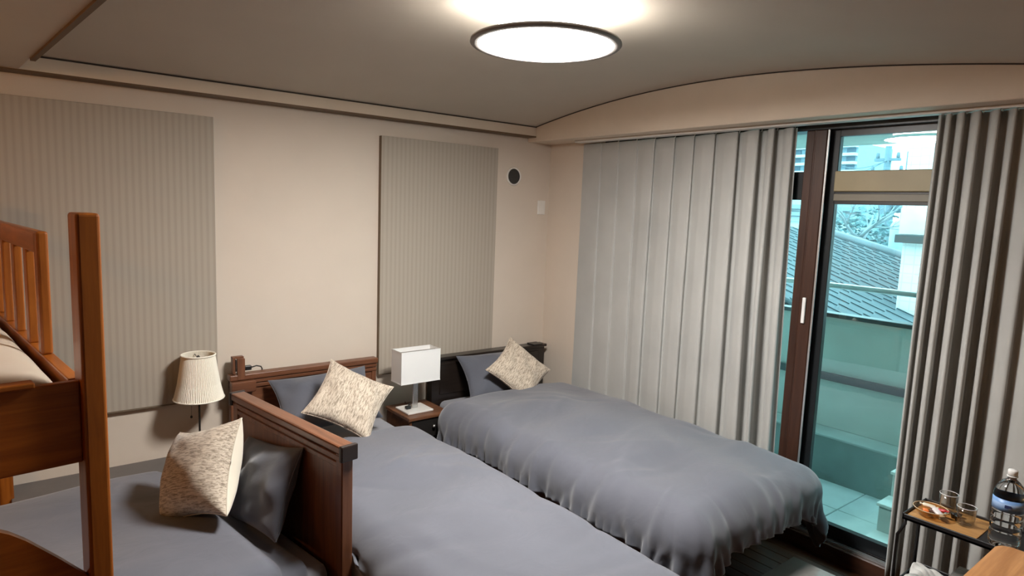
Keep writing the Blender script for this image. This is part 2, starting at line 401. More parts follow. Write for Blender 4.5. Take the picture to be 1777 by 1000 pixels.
lr = [(-0.62, .010, .006, .008), (-0.80, .012, .006, .008), (-0.975, .012, .006, .008), (-1.140, .036, .012, .008), (-1.310, .034, .010, .010), (-1.465, .036, .012, .010), (-1.625, .046, .014, .013), (-1.795, .062, .022, .018), (-1.945, .088, .030, .028), (-2.045, .095, .030, .030), (-2.150, .06, .01, .005)]
curtain('curtain', 'long pale grey curtain drawn across the window beside the black-headboard bed', -0.425, -2.162, -0.030, lr, 2.352, 0.02, seed=1.0, drift=-0.04)
rr_ = [(-2.912, .055, .008, .008), (-2.955, .075, .010, .010), (-3.010, .08, .010, .010), (-3.076, .09, .015, .020), (-3.148, .09, .015, .018), (-3.208, .08, .012, .010), (-3.300, .05, .01, .012), (-3.42, .05, .01, .012), (-3.56, .05, .01, .012), (-3.70, .05, .01, .012)]
curtain('curtain', 'grey curtain gathered in deep folds behind the black metal shelf', -2.895, -3.80, -0.080, rr_, 2.352, 0.0, seed=3.0)
rail = MB().box(-0.13, -0.06, -3.9, -0.42, 2.356, 2.371, 0.003).build('curtain_rail', M_offwhite)
props(rail, 'slim white curtain track fixed under the beam above both curtains', 'curtain rail')

# ------------------------------------------------------------------ ceiling lamp
LC = Vector((-1.895, -2.08, 0))
lt = thing('ceiling_lamp', 'round flush ceiling lamp with bright white disc and dark ring', 'lamp', (LC.x, LC.y, 2.5))
MB().lathe([(0.272, 2.492), (0.275, 2.481), (0.300, 2.483), (0.304, 2.488), (0.302, 2.497), (0.294, 2.499), (0.272, 2.496)], (LC.x, LC.y, 0), 64, closed=True).build('ring', M_ring, lt, True)
MB().lathe([(0.001, 2.476), (0.10, 2.477), (0.20, 2.480), (0.25, 2.484), (0.273, 2.490), (0.271, 2.492), (0.001, 2.492)], (LC.x, LC.y, 0), 64).build('diffuser', M_lampglow, lt, True)
MB().lathe([(0.001, 2.494), (0.280, 2.494), (0.280, 2.504), (0.001, 2.504)], (LC.x, LC.y, 0), 64).build('back_plate', M_white, lt)
MB().lathe([(0.115, 2.500), (0.125, 2.56), (0.125, 2.60), (0.12, 2.645)], (LC.x, LC.y, 0), 48).build('base', M_white, lt, True)
MB().lathe([(0.17, 2.512), (0.215, 2.520), (0.215, 2.534), (0.17, 2.540)], (LC.x, LC.y, 0), 48, closed=True).build('uplight', emit('lamp_uplight', LAMP_COLOR, 6.5), lt, True)
MB().box(LC.x-0.05, LC.x-0.005, LC.y-0.155, LC.y-0.122, 2.578, 2.592, 0.003).build('latch', plain('grey_latch', (0.25, 0.25, 0.25), 0.4), lt)
# warm lamp of the entrance end of the room, out of view to the left
hl = thing('globe_lamp', 'small warm globe ceiling lamp at the entrance end of the room', 'lamp', (-5.1, -1.5, 2.30))
MB().lathe([(0.05, 0.08), (0.055, 0.11), (0.05, 0.115)], (-5.1, -1.5, 2.30), 24).build('base', M_offwhite, hl, True)
MB().lathe([(0.001, -0.08), (0.045, -0.066), (0.075, -0.03), (0.08, 0.0), (0.07, 0.045), (0.05, 0.075), (0.001, 0.08)], (-5.1, -1.5, 2.30), 24).build('globe', emit('warm_globe', (1.0, 0.50, 0.16), WARM_POWER), hl, True)

rl = thing('fill_disc', 'unseen warm fill disc added under the upper bunk slats', 'lamp', (-4.2, -1.25, 1.11))  # unseen glowing disc added as warm fill, not a lamp of the room
MB().lathe([(0.001, 0.030), (0.060, 0.030), (0.064, 0.024), (0.064, 0.0), (0.058, 0.0), (0.058, 0.006), (0.001, 0.006)], (-4.2, -1.25, 1.095), 28).build('housing', M_offwhite, rl, True)
MB().lathe([(0.001, 0.001), (0.057, 0.001), (0.057, 0.005), (0.001, 0.005)], (-4.2, -1.25, 1.095), 28).build('lens', emit('warm_fill', (1.0, 0.50, 0.16), FILL_POWER), rl)

# ------------------------------------------------------------------ wall panels, vent, wall plate
def wall_panel(label, x0, x1, z0, z1):
    t = thing('wall_panel', label, 'wall panel', ((x0+x1)/2, -0.013, z0))
    MB().box(x0+0.004, x1-0.004, -0.030, 0.0, z0+0.004, z1-0.004).build('board', M_paneledge, t)
    MB().box(x0, x1, -0.034, -0.006, z0+0.008, z1, 0.002).build('fabric_face', M_panel, t)
    MB().box(x0, x1, -0.033, -0.001, z0, z0+0.0085).build('edge_strip', M_paneledge, t)
    MB().box(x0-0.003, x0+0.0005, -0.033, -0.001, z0, z1).build('edge_strip', M_paneledge, t)
wall_panel('wide striped grey fabric wall panel behind the pleated lamp and bunk bed', -4.75, -2.643, 0.617, 2.294)
wall_panel('narrower striped grey fabric wall panel above the white box lamp', -1.569, -0.57, 0.617, 2.294)
vt = thing('wall_vent', 'round wall vent with dark grille in a white ring', 'vent', (-0.388, 0.0, 2.09))
RX = Matrix.Translation((-0.388, 0, 2.09)) @ Matrix.Rotation(PI/2, 4, 'X')
MB().lathe([(0.060, 0.0), (0.072, 0.0), (0.074, 0.008), (0.070, 0.016), (0.062, 0.016), (0.060, 0.006)], (0, 0, 0), 40, RX, closed=True).build('ring', M_offwhite, vt, True)
MB().lathe([(0.001, 0.004), (0.062, 0.004), (0.062, 0.009), (0.001, 0.009)], (0, 0, 0), 40, RX).build('grille', M_vent, vt)
for k in range(-5, 6):
    hw = math.sqrt(max(0.058**2-(k*0.0105)**2, 1e-5)); MB().box(-0.388-hw, -0.388+hw, -0.0125, -0.008, 2.09+k*0.0105-0.002, 2.09+k*0.0105+0.002).build('slat', M_vent, vt)
wp = thing('wall_plate', 'small blank white plastic plate on the wall near the corner', 'wall plate', (-0.082, 0, 1.851))
MB().box(-0.122, -0.042, -0.010, 0.0, 1.793, 1.909, 0.004, 2).build('plate', M_offwhite, wp)
MB().box(-0.117, -0.047, -0.012, -0.009, 1.799, 1.903, 0.002).build('cover', M_offwhite, wp)

# ------------------------------------------------------------------ soft goods: cloth draping, pillows
def sim_duvet(nx, ny, size, centre, z0, slabs, hem=0.85, steps=150, iters=7, seed=0, clamp=None, floor=-0.09, lump=0.012, hemsides='lrfh', noise_amp=0.02, grip=0.9, stiff=0.05, hemrows=6):
    """A sheet laid over rounded slabs: position based dynamics on a grid. slabs: (cx,cy,cz,hx,hy,hz,r,puff)."""
    r = np.random.default_rng(seed)
    xs = np.linspace(-size[0]/2, size[0]/2, nx); yv = np.linspace(-size[1]/2, size[1]/2, ny)
    P = np.zeros((nx, ny, 3)); P[..., 0] = xs[:, None]+centre[0]; P[..., 1] = yv[None, :]+centre[1]; P[..., 2] = z0
    lx, ly = size[0]/(nx-1), size[1]/(ny-1)
    # smooth random field
    F = np.zeros((nx, ny)); X, Y = np.meshgrid(xs, yv, indexing='ij')
    for k in range(14):
        a = r.uniform(0, 2*PI); f = r.uniform(4, 16); F += np.sin(f*(np.cos(a)*X+np.sin(a)*Y)+r.uniform(0, 6.28))/3.0
    P[..., 2] += noise_amp*F
    SX = np.ones((nx-1, ny)); SY = np.ones((nx, ny-1))
    for i in range(hemrows):      # the empty rim of the cover is longer than the filling: it ruffles
        hk = 1+(hem-1)*(1-i/hemrows)
        if 'l' in hemsides: SY[i, :] *= hk
        if 'r' in hemsides: SY[-1-i, :] *= hk
        if 'f' in hemsides: SX[:, i] *= hk
        if 'h' in hemsides: SX[:, -1-i] *= hk
    SX *= 1+0.02*F[:-1, :]; SY *= 1+0.02*F[:, :-1]
    cons = []
    def add(a, b, L, w): cons.append((a, b, L, w))
    def sl(di, dj, pi, pj, stepi, stepj):
        pass
    S = np.s_
    for p in (0, 1):
        n = (nx-1-p+1)//2; add(S[p:p+2*n:2, :], S[p+1:p+1+2*n:2, :], SX[p:p+2*n:2, :]*lx, 1.0)
        n = (ny-1-p+1)//2; add(S[:, p:p+2*n:2], S[:, p+1:p+1+2*n:2], SY[:, p:p+2*n:2]*ly, 1.0)
    ld = math.hypot(lx, ly)
    for p in (0, 1):
        n = (nx-1-p+1)//2
        add(S[p:p+2*n:2, :-1], S[p+1:p+1+2*n:2, 1:], ld, 0.35); add(S[p:p+2*n:2, 1:], S[p+1:p+1+2*n:2, :-1], ld, 0.35)
    bend = []
    V = np.zeros_like(P); dt = 1/60.0
    for st in range(steps):
        Q = P.copy()
        V *= 0.965; V[..., 2] -= 9.8*dt
        P = P+V*dt
        for it in range(iters):
            for a, b, L, w in cons:
                d = P[b]-P[a]; ln = np.sqrt((d*d).sum(-1))+1e-9
                c = (w*0.5*(ln-L)/ln)[..., None]*d
                P[a] += c; P[b] -= c
            if it % 3 == 0:   # bending: pull towards the mid point of neighbours
                m1 = 0.5*(P[:-2]+P[2:])-P[1:-1]; P[1:-1] += stiff*m1
                m2 = 0.5*(P[:, :-2]+P[:, 2:])-P[:, 1:-1]; P[:, 1:-1] += stiff*m2
        fr = np.zeros((nx, ny))
        for (cx, cy, cz, hx, hy, hz, rr, puff) in slabs:
            rx_, ry_ = P[..., 0]-cx, P[..., 1]-cy
            bmp = puff*np.clip(1-(rx_/hx)**2, 0, 1)**0.6*np.clip(1-(ry_/hy)**4, 0, 1)**0.6 + lump*F*np.clip(1-(rx_/hx)**4, 0, 1)
            rz_ = P[..., 2]-cz-bmp
            D = np.stack([rx_, ry_, rz_], -1); q = np.abs(D)-(np.array([hx, hy, hz])-rr)
            qp = np.maximum(q, 0); L = np.sqrt((qp*qp).sum(-1)); sd = L+np.minimum(q.max(-1), 0)-rr
            hit = sd < 0
            nrm = np.where((L > 1e-6)[..., None], np.sign(D)*qp/(L+1e-9)[..., None], np.array([0, 0, 1.0]))
            P += np.where(hit[..., None], nrm*(-sd)[..., None], 0); fr = np.maximum(fr, hit)
            g = (hit*grip*np.clip(nrm[..., 2], 0, 1))[..., None]; P[..., :2] -= g*(P[..., :2]-Q[..., :2])   # friction
        if clamp is not None: P = clamp(P)
        P[..., 2] = np.maximum(P[..., 2], floor)
        V = (P-Q)/dt
        V *= (1-0.55*fr)[..., None]
        sp = np.sqrt((V*V).sum(-1)); V *= np.minimum(1, 2.5/(sp+1e-9))[..., None]
    return P

def upsample(P):
    def up(A):
        n = A.shape[0]; B = np.zeros((2*n-1,)+A.shape[1:]); B[::2] = A
        pad = np.concatenate([2*A[:1]-A[1:2], A, 2*A[-1:]-A[-2:-1]])
        B[1::2] = (9*(A[:-1]+A[1:])-(pad[:-3]+pad[3:]))/16; return B
    return up(up(P).swapaxes(0, 1)).swapaxes(0, 1)

def gather(P, size, sides, seed, reach=0.42, amp=0.020, spacing=0.085, head=0.25, creases=26):
    """Puckers the rim of a sheet: sharp little folds that run inwards from the hem and fan out round the corners.
    sides: which of l (first row in x), r (last row), f (first row in y) are gathered."""
    r = np.random.default_rng(seed); P = upsample(P); nx, ny = P.shape[:2]
    X = np.linspace(0, size[0], nx)[:, None]*np.ones((1, ny)); Y = np.linspace(0, size[1], ny)[None, :]*np.ones((nx, 1))
    out = np.zeros((nx, ny))
    def fold(S, rho, length):
        D = np.zeros_like(S); s0 = 0.0
        while s0 < length:
            wd = r.uniform(0.012, 0.026); a = amp*r.uniform(0.35, 1.25)*r.choice([1, 1, -0.8]); st = r.uniform(0.12, 0.62); sk = r.uniform(-0.10, 0.10)
            q = (S-s0-sk*(1-rho)**1)/wd; k = np.clip((rho-st)/(1.02-st), 0, 1.1)
            D += a*k*np.exp(-0.5*(q*(1.35-0.45*k))**2)*np.where(q > 0, 1, 1.0); s0 += spacing*r.uniform(0.5, 1.5)
        return D
    dl = X if 'l' in sides else None; dr_ = size[0]-X if 'r' in sides else None; df = Y if 'f' in sides else np.full_like(Y, 9.0)
    for d in (dl, dr_):
        if d is None: continue
        u = np.clip(d/reach, 0, 1); v = np.clip(df/reach, 0, 1); L0 = size[1]-reach
        ang = np.arctan2(1-v, 1-u+1e-9)
        S = np.where((u < 1) & (v < 1), L0+reach*ang, np.where(v >= 1, L0-(df-reach), L0+reach*PI/2+(d-reach)))
        rho = np.where((u < 1) & (v < 1), np.minimum(np.hypot(1-u, 1-v), 1.15), np.maximum(1-u, 1-v))
        m = np.clip((size[1]-Y)/head-0.3, 0, 1)          # nothing at the head end
        w = 1.0 if (dl is None or dr_ is None) else np.clip(0.5+(size[0]/2-d)/0.2, 0, 1)
        out += fold(S, rho, L0+reach*PI/2+size[0]-reach)*m*w
    for k in range(creases):
        cx, cy = r.uniform(0.1, 0.9)*size[0], r.uniform(0.05, 0.8)*size[1]; a = r.uniform(-0.9, 0.9)+(PI/2 if r.random() < 0.35 else 0)
        u = (X-cx)*math.cos(a)+(Y-cy)*math.sin(a); v = -(X-cx)*math.sin(a)+(Y-cy)*math.cos(a)+0.05*np.sin(5*u+k)
        L = r.uniform(0.12, 0.32); w = r.uniform(0.018, 0.034)
        out += r.choice([-1, 1])*r.uniform(0.004, 0.009)*np.exp(-(u/L)**2)*np.exp(-0.5*(v/w)**2)
    e1 = np.gradient(P, axis=0); e2 = np.gradient(P, axis=1); n = np.cross(e1, e2); n /= np.linalg.norm(n, axis=-1, keepdims=True)+1e-9
    return P+n*out[..., None]

def cloth_object(name, P, mat, parent, world=True, thick=0.012, sub=0):
    o = MB().grid(P).build(name, mat, parent, True, world)
    # keep the outside up so that the thickness goes inwards
    me = o.data; up = sum(p.normal.z*p.area for p in me.polygons)
    if up < 0: me.flip_normals()
    shell(o, thick, -1)
    if sub: smoother(o, sub)
    return o

def pillow_mesh(w, h, t, seed=0, n=26, pinch=0.10, wrinkle=0.010, sag=0.0):
    """Front (local -y) and back halves of a soft pillow in the local x-z plane; returns (front grid, back grid, edge loop)."""
    r = np.random.default_rng(seed); u = np.sin(np.linspace(-PI/2, PI/2, n)); U, Vv = np.meshgrid(u, u, indexing='ij')
    X = w/2*U*(1-pinch*(1-Vv**2)*np.abs(U)**1.5); Z = h/2*Vv*(1-pinch*(1-U**2)*np.abs(Vv)**1.5)
    T = t/2*(np.clip(1-U**2, 0, 1)*np.clip(1-Vv**2, 0, 1))**0.42
    wr = np.zeros_like(U)
    for k in range(10):
        a = r.uniform(0, 2*PI); f = r.uniform(5, 13); wr += np.sin(f*(np.cos(a)*U+np.sin(a)*Vv)+r.uniform(0, 6.28))
    # creases radiating from the corners
    for cx, cz in ((-1, -1), (1, -1), (-1, 1), (1, 1)):
        ang = np.arctan2(Vv-cz, U-cx); dist = np.hypot(U-cx, Vv-cz)
        wr += 1.6*np.sin(9*ang+seed)*np.exp(-2.2*dist)
    k = np.clip((1-U**2)*(1-Vv**2), 0, 1)**0.5
    Yf = -T-wrinkle*0.35*wr*k; Yb = T-wrinkle*0.25*wr[::-1]*k
    Z = Z-sag*(1-U**2)*(Vv > 0)*Vv**2
    return np.stack([X, Yf, Z], -1), np.stack([X, Yb, Z], -1)

def orient(c, rx, ry, rz):
    return Matrix.Translation(c) @ Matrix.Rotation(math.radians(rz), 4, 'Z') @ Matrix.Rotation(math.radians(rx), 4, 'X') @ Matrix.Rotation(math.radians(ry), 4, 'Y')

def pillow(name, label, cat, c, rot, w, h, t, mat_front, mat_back, seed, group=None, pinch=0.10, piping=None, wrinkle=0.010):
    root = thing(name, label, cat, M=orient(c, *rot), group=group)
    f, bk = pillow_mesh(w, h, t, seed, pinch=pinch, wrinkle=wrinkle)
    a = MB().grid(f).build('front_cover', mat_front, root, True, False, False)
    if sum(p.normal.y*p.area for p in a.data.polygons) > 0: a.data.flip_normals()
    b = MB().grid(bk).build('back_cover', mat_back, root, True, False, False)
    if sum(p.normal.y*p.area for p in b.data.polygons) < 0: b.data.flip_normals()
    smoother(a); smoother(b)
    n = f.shape[0]
    loop = [f[i, 0] for i in range(n)]+[f[n-1, j] for j in range(1, n)]+[f[i, n-1] for i in range(n-2, -1, -1)]+[f[0, j] for j in range(n-2, -1, -1)]
    MB().tube([tuple(p) for p in loop], 0.0032, 6).build('seam', piping or mat_front, root, True, False)
    return root

# ------------------------------------------------------------------ bed beside the window (black headboard)
def mattress(x0, x1, y0, y1, z0, z1, mat, parent, name='mattress', world=True):
    o = MB().box(x0, x1, y0, y1, z0, z1, 0.045, 3).build(name, mat, parent, True, world); return o
tb_ = thing('bed', 'single bed with black box headboard standing beside the window curtain', 'bed', (-0.615, -1.1, FL))
hbr = MB().box(-1.17, -0.06, -0.10, -0.035, FL, 0.69, 0.004).build('headboard', M_esp, tb_)
MB().box(-1.172, -0.055, -0.125, -0.03, 0.69, 0.712, 0.004).build('headboard_cap', M_esp, hbr)
MB().box(-1.10, -0.13, -0.106, -0.10, 0.42, 0.66, 0.004).build('headboard_panel', M_esp, hbr)
MB().box(-0.21, -0.11, -0.135, -0.045, 0.712, 0.722, 0.002).build('socket_tray', M_plastic, hbr)
MB().box(-1.13, -0.10, -2.14, -0.10, 0.02, 0.16, 0.008).build('bed_base', M_esp, tb_)
mattress(-1.12, -0.11, -2.13, -0.11, 0.16, 0.385, M_sheet, tb_)
for x in (-1.08, -0.19):
    for y in (-0.16, -2.10): MB().box(x, x+0.06, y, y+0.06, FL, 0.02, 0.004).build('leg', M_esp, tb_)
def clampR(P):
    P[..., 0] = np.minimum(P[..., 0], np.where(P[..., 2] < 0.47, -0.165, -0.03)); P[..., 1] = np.minimum(P[..., 1], -0.13); return P
PR = sim_duvet(70, 108, (1.46, 2.46), (-0.785, -1.50), 0.62,
               [(-0.79, -1.54, 0.36, 0.61, 1.08, 0.15, 0.145, 0.050), (-0.615, -1.12, 0.20, 0.50, 1.01, 0.19, 0.04, 0.0)], hem=1.16, seed=5, clamp=clampR, hemsides='lf')
PR = gather(PR, (1.46, 2.46), 'lf', 31, reach=0.46, amp=0.021, spacing=0.11)
dr = thing('duvet', 'slate grey duvet on the bed beside the window', 'duvet', (-0.76, -1.5, 0.45))
cloth_object('cover', PR, M_duvet, dr)

# ------------------------------------------------------------------ middle bed (brown headboard) 
def headboard_parts(root, x0, x1, ztop, world, yf, yb, z0, cap_mat=None):
    """Panelled headboard: panel, end stiles, moulded top rail. Front face at yf (towards -y)."""
    B = lambda *a, **k: MB().box(*a, **k)
    hb = B(x0+0.03, x1-0.03, yf+0.012, yb-0.006, z0+0.10, ztop-0.04).build('headboard', M_hb, root, world=world)
    for (u, v) in ((x0, x0+0.035), (x1-0.035, x1)):
        B(u, v, yf+0.004, yb, z0, ztop-0.02, bev=0.004).build('headboard_stile', M_hbv, hb, world=world)
    B(x0-0.006, x1+0.006, yf-0.012, yb+0.008, ztop-0.036, ztop, bev=0.006, seg=2).build('top_rail', M_hb, hb, world=world)
    B(x0, x1, yf-0.004, yb, ztop-0.062, ztop-0.040, bev=0.003).build('moulding', M_hb, hb, world=world)
    B(x0, x1, yf, yb, ztop-0.092, ztop-0.068, bev=0.003).build('moulding', M_hb, hb, world=world)
    return hb
mb_ = thing('bed', 'single bed with moulded brown headboard between the other two beds', 'bed', (-2.105, -1.1, FL))
hbm = headboard_parts(mb_, -2.59, -1.622, 0.768, True, -0.105, -0.055, FL)
MB().box(-2.595, -2.452, -0.150, -0.098, 0.662, 0.730, 0.004).build('bracket_block', M_hb, hbm)
MB().box(-2.552, -2.508, -0.120, -0.095, 0.735, 0.868, 0.003).box(-2.575, -2.560, -0.105, -0.060, 0.77, 0.875, 0.002).box(-2.575, -2.508, -0.095, -0.060, 0.865, 0.877, 0.002).build('socket_tower', M_hbv, hbm)
MB().box(-2.56, -2.553, -0.100, -0.065, 0.785, 0.86).build('socket_face', M_plastic, hbm)
MB().box(-2.58, -1.64, -2.14, -0.10, 0.02, 0.16, 0.008).build('bed_base', M_hb, mb_)
mattress(-2.57, -1.64, -2.13, -0.11, 0.16, 0.385, M_sheet, mb_)
for x in (-2.56, -1.72):
    for y in (-0.16, -2.10): MB().box(x, x+0.06, y, y+0.06, FL, 0.02, 0.004).build('leg', M_hbv, mb_)
pl = thing('power_plug', 'black power plug with short cable on the brown headboard', 'plug', (-2.47, -0.085, 0.79))
MB().box(-2.506, -2.462, -0.098, -0.072, 0.785, 0.815, 0.006, 2).build('plug_body', M_plastic, pl)
MB().tube([(-2.462, -0.085, 0.80), (-2.43, -0.083, 0.806), (-2.40, -0.07, 0.795), (-2.385, -0.045, 0.775), (-2.385, -0.03, 0.70)], 0.004, 8).build('cable', M_plastic, pl, True)
# divider geometry shared with the left bed
TH = math.radians(8.96); DO = Vector((-2.683, -1.34, FL))
lxv = np.array([math.cos(TH), math.sin(TH)]); lyv = np.array([-math.sin(TH), math.cos(TH)])
def clampM(P):
    # not through the brown headboard of the neighbouring bed, nor the nightstand
    d = (P[..., 0]-DO.x)*lxv[0]+(P[..., 1]-DO.y)*lxv[1]; s = (P[..., 0]-DO.x)*lyv[0]+(P[..., 1]-DO.y)*lyv[1]
    bad = (d < 0.045) & (np.abs(s) < 0.50)
    P[..., 0] += np.where(bad, (0.045-d)*lxv[0], 0); P[..., 1] += np.where(bad, (0.045-d)*lxv[1], 0)
    P[..., 1] = np.minimum(P[..., 1], -0.13); return P
PM = sim_duvet(60, 110, (1.24, 2.58), (-2.035, -1.82), 0.62,
               [(-2.105, -1.80, 0.345, 0.475, 1.12, 0.14, 0.135, 0.050), (-2.105, -1.12, 0.20, 0.46, 1.01, 0.19, 0.04, 0.0)], hem=1.14, seed=11, clamp=clampM, hemsides='rf')
PM = gather(PM, (1.24, 2.58), 'rf', 32)
dm = thing('duvet', 'slate grey duvet on the middle bed with the brown headboard', 'duvet', (-2.09, -1.7, 0.45))
cloth_object('cover', PM, M_duvet, dm)

# ------------------------------------------------------------------ bed under the bunk: its headboard stands across the room
lb = thing('bed', 'low bed reaching under the bunk with tall brown headboard set crosswise', 'bed', DO, TH)
DZ = 0.98
B = lambda *a, **k: MB().box(*a, **k)
hb = B(-0.018, 0.014, -0.45, 0.45, 0.05, DZ-0.04).build('headboard', M_hbv, lb, world=False)
for s in (-1, 1): B(-0.026, 0.026, s*0.4575-0.0225, s*0.4575+0.0225, 0.0, DZ-0.036, bev=0.004).build('headboard_post', M_hbv, hb, world=False)
B(-0.036, 0.034, -0.482, 0.482, DZ-0.036, DZ, bev=0.008, seg=2).build('top_rail', wood('brown_headboard_rail', (0.095, 0.033, 0.014), (0.205, 0.080, 0.037), 'y', 0.35, coat=0.2), hb, world=False)
for k, (za, zb) in enumerate(((0.066, 0.044), (0.098, 0.076))):
    B(-0.028+k*0.004, 0.022, -0.478, 0.478, DZ-za, DZ-zb, bev=0.003).build('moulding', M_hb, hb, world=False)
cp = B(-0.040, 0.038, -0.498, -0.476, DZ-0.062, DZ+0.004, bev=0.006, seg=2).build('end_cap', M_hbcap, hb, world=False); cp['label'] = 'dark end cap of the headboard rail'
cp = B(-0.040, 0.038, 0.476, 0.498, DZ-0.062, DZ+0.004, bev=0.006, seg=2).build('end_cap', M_hbcap, hb, world=False); cp['label'] = 'dark end cap of the headboard rail'
B(-2.03, -0.03, -0.395, 0.50, 0.10, 0.26, bev=0.006).build('bed_base', M_hb, lb, world=False)
MB().box(-2.03, -0.032, -0.42, 0.56, 0.26, 0.472, 0.05, 3).build('mattress', M_sheet, lb, True, False)
for x in (-1.98, -0.12):
    for y in (-0.38, 0.42): B(x, x+0.06, y, y+0.06, 0.0, 0.10, bev=0.004).build('leg', M_hbv, lb, world=False)
def clampL(P):
    P[..., 1] = np.maximum(P[..., 1], np.where(P[..., 2] < 0.44, -0.455, -0.9)); return P
PL = sim_duvet(78, 74, (1.98, 1.78), (-1.115, 0.235), 0.70,
               [(-1.08, 0.205, 0.46, 0.86, 0.645, 0.10, 0.09, 0.03), (-1.03, 0.07, 0.30, 0.995, 0.49, 0.21, 0.05, 0.0)], hem=1.12, seed=21, clamp=clampL, floor=0.01, hemsides='lrf')
PL = gather(PL, (1.98, 1.78), 'r', 33, 0.35, 0.006, 0.13, creases=8)
dl = thing('duvet', 'slate grey duvet on the low bed under the bunk', 'duvet', DO, TH)
cloth_object('cover', PL, M_duvet, dl, False)

# pillows and cushions
pillow('pillow', 'slate pillow against the black headboard', 'pillow', (-0.735, -0.34, 0.585), (-42, -4, -14), 0.56, 0.39, 0.15, M_slate, M_slate, 3, wrinkle=0.011)
pillow('pillow', 'slate pillow leaning on the moulded brown headboard by the wall', 'pillow', (-2.08, -0.33, 0.60), (-48, -4, -8), 0.62, 0.40, 0.15, M_slate, M_slate, 4, wrinkle=0.011)
pillow('pillow', 'slate pillow propped against the tall crosswise headboard', 'pillow', (-2.785, -1.307, 0.575), (-23, -10.7, -87.7), 0.55, 0.38, 0.15, M_slate, M_slate, 6, wrinkle=0.013)
pillow('cushion', 'square beige streaked cushion on the bed with the black headboard', 'cushion', (-0.66, -0.50, 0.645), (-40, -38, -4), 0.40, 0.40, 0.14, M_cush, M_cush, 8, pinch=0.13)
pillow('cushion', 'square beige streaked cushion on the middle bed', 'cushion', (-2.085, -0.68, 0.69), (-46, -54, -6), 0.41, 0.41, 0.14, M_cush, M_cush, 9, pinch=0.13)
pillow('cushion', 'tan streaked cushion with cream back leaning on the pillow under the bunk side', 'cushion', (-3.007, -1.213, 0.650), (-27, -21.8, -72.5), 0.405, 0.405, 0.25, M_cush, M_cushback, 10, pinch=0.14, wrinkle=0.004, piping=M_cushback)

# ------------------------------------------------------------------ low grey ledge on the wall, pleated lamp on it
lg = thing('wall_ledge', 'low grey ledge running along the wall behind the low bed', 'ledge', (-3.1, -0.14, FL))
MB().box(-3.66, -2.655, -0.25, -0.014, 0.275, 0.302, 0.003).build('ledge_top', M_ledge, lg)
MB().box(-3.64, -2.665, -0.235, -0.014, FL, 0.275).build('ledge_body', M_ledgeside, lg)
lx0, ly0 = -2.778, -0.155
lp = thing('table_lamp', 'table lamp with ivory pleated cone shade on a thin stem', 'lamp', (lx0, ly0, 0.302))
MB().lathe([(0.001, 0.302), (0.075, 0.302), (0.078, 0.310), (0.055, 0.320), (0.012, 0.328), (0.008, 0.34)], (lx0, ly0, 0), 32).build('foot', M_darkmetal, lp, True)
MB().lathe([(0.0055, 0.33), (0.0055, 0.72)], (lx0, ly0, 0), 12).build('stem', M_darkmetal, lp, True)
npl = 84
sh = MB(); outer = []
for (r_, z_) in ((0.132, 0.672), (0.131, 0.680), (0.112, 0.76), (0.100, 0.84), (0.089, 0.922), (0.0885, 0.930)):
    outer.append((r_, z_))
sh.lathe(outer, (lx0, ly0, 0), npl*2, ripple=lambda i: 0.020 if i % 2 else -0.012)
for f in [f for f in sh.bm.faces if len(f.verts) > 8]: sh.bm.faces.remove(f)
sho = sh.build('shade', M_shade, lp); shell(sho, 0.003, -1)
for z_, r_ in ((0.674, 0.134), (0.929, 0.0905)):
    MB().tube([(lx0+r_*math.cos(a), ly0+r_*math.sin(a), z_) for a in np.linspace(0, 2*PI, 49)], 0.0045, 6).build('shade_binding', M_shade, sho, True)
MB().tube([(lx0-0.087, ly0, 0.915), (lx0, ly0, 0.905), (lx0+0.087, ly0, 0.915)], 0.0025, 6).tube([(lx0, ly0-0.087, 0.915), (lx0, ly0, 0.905), (lx0, ly0+0.087, 0.915)], 0.0025, 6).build('spider', M_darkmetal, lp)
MB().lathe([(0.001, 0.90), (0.009, 0.902), (0.010, 0.915), (0.004, 0.925), (0.001, 0.926)], (lx0, ly0, 0), 16).build('finial', M_darkmetal, lp, True)
MB().lathe([(0.014, 0.70), (0.014, 0.77), (0.03, 0.80), (0.03, 0.84), (0.001, 0.86)], (lx0, ly0, 0), 16).build('bulb', M_white, lp, True)
MB().tube([(lx0+0.008, ly0, 0.655), (lx0+0.062, ly0+0.01, 0.657)], 0.004, 6).tube([(lx0+0.008, ly0, 0.655), (lx0, ly0, 0.70)], 0.004, 6).build('switch_arm', M_darkmetal, lp)
MB().lathe([(0.001, 0.560), (0.006, 0.563), (0.007, 0.572), (0.001, 0.578)], (lx0-0.045, ly0-0.01, 0), 12).tube([(lx0-0.045, ly0-0.01, 0.575), (lx0-0.040, ly0-0.008, 0.70)], 0.0008, 4).build('pull_chain', M_darkmetal, lp)

# ------------------------------------------------------------------ nightstand with white box lamp
NX0, NX1, NY0, NY1, NZ = -1.575, -1.255, -0.49, -0.15, 0.425
ns = thing('nightstand', 'small dark walnut nightstand between the two headboards', 'nightstand', (-1.415, -0.32, FL))
MB().box(NX0, NX1, NY0, NY1, NZ-0.022, NZ, 0.003).build('table_top', M_ns, ns)
MB().box(NX0+0.01, NX0+0.028, NY0+0.015, NY1-0.005, FL, NZ-0.022).build('side_panel', M_ns, ns)
MB().box(NX1-0.028, NX1-0.01, NY0+0.015, NY1-0.005, FL, NZ-0.022).build('side_panel', M_ns, ns)
MB().box(NX0+0.028, NX1-0.028, NY1-0.02, NY1-0.006, FL, NZ-0.022).build('back_panel', M_nsdark, ns)
MB().box(NX0+0.028, NX1-0.028, NY0+0.02, NY1-0.02, 0.10, 0.115).build('shelf', M_nsdark, ns)
dw = MB().box(NX0+0.03, NX1-0.03, NY0+0.012, NY1-0.03, 0.27, NZ-0.026, 0.002).build('drawer', M_nsdark, ns)
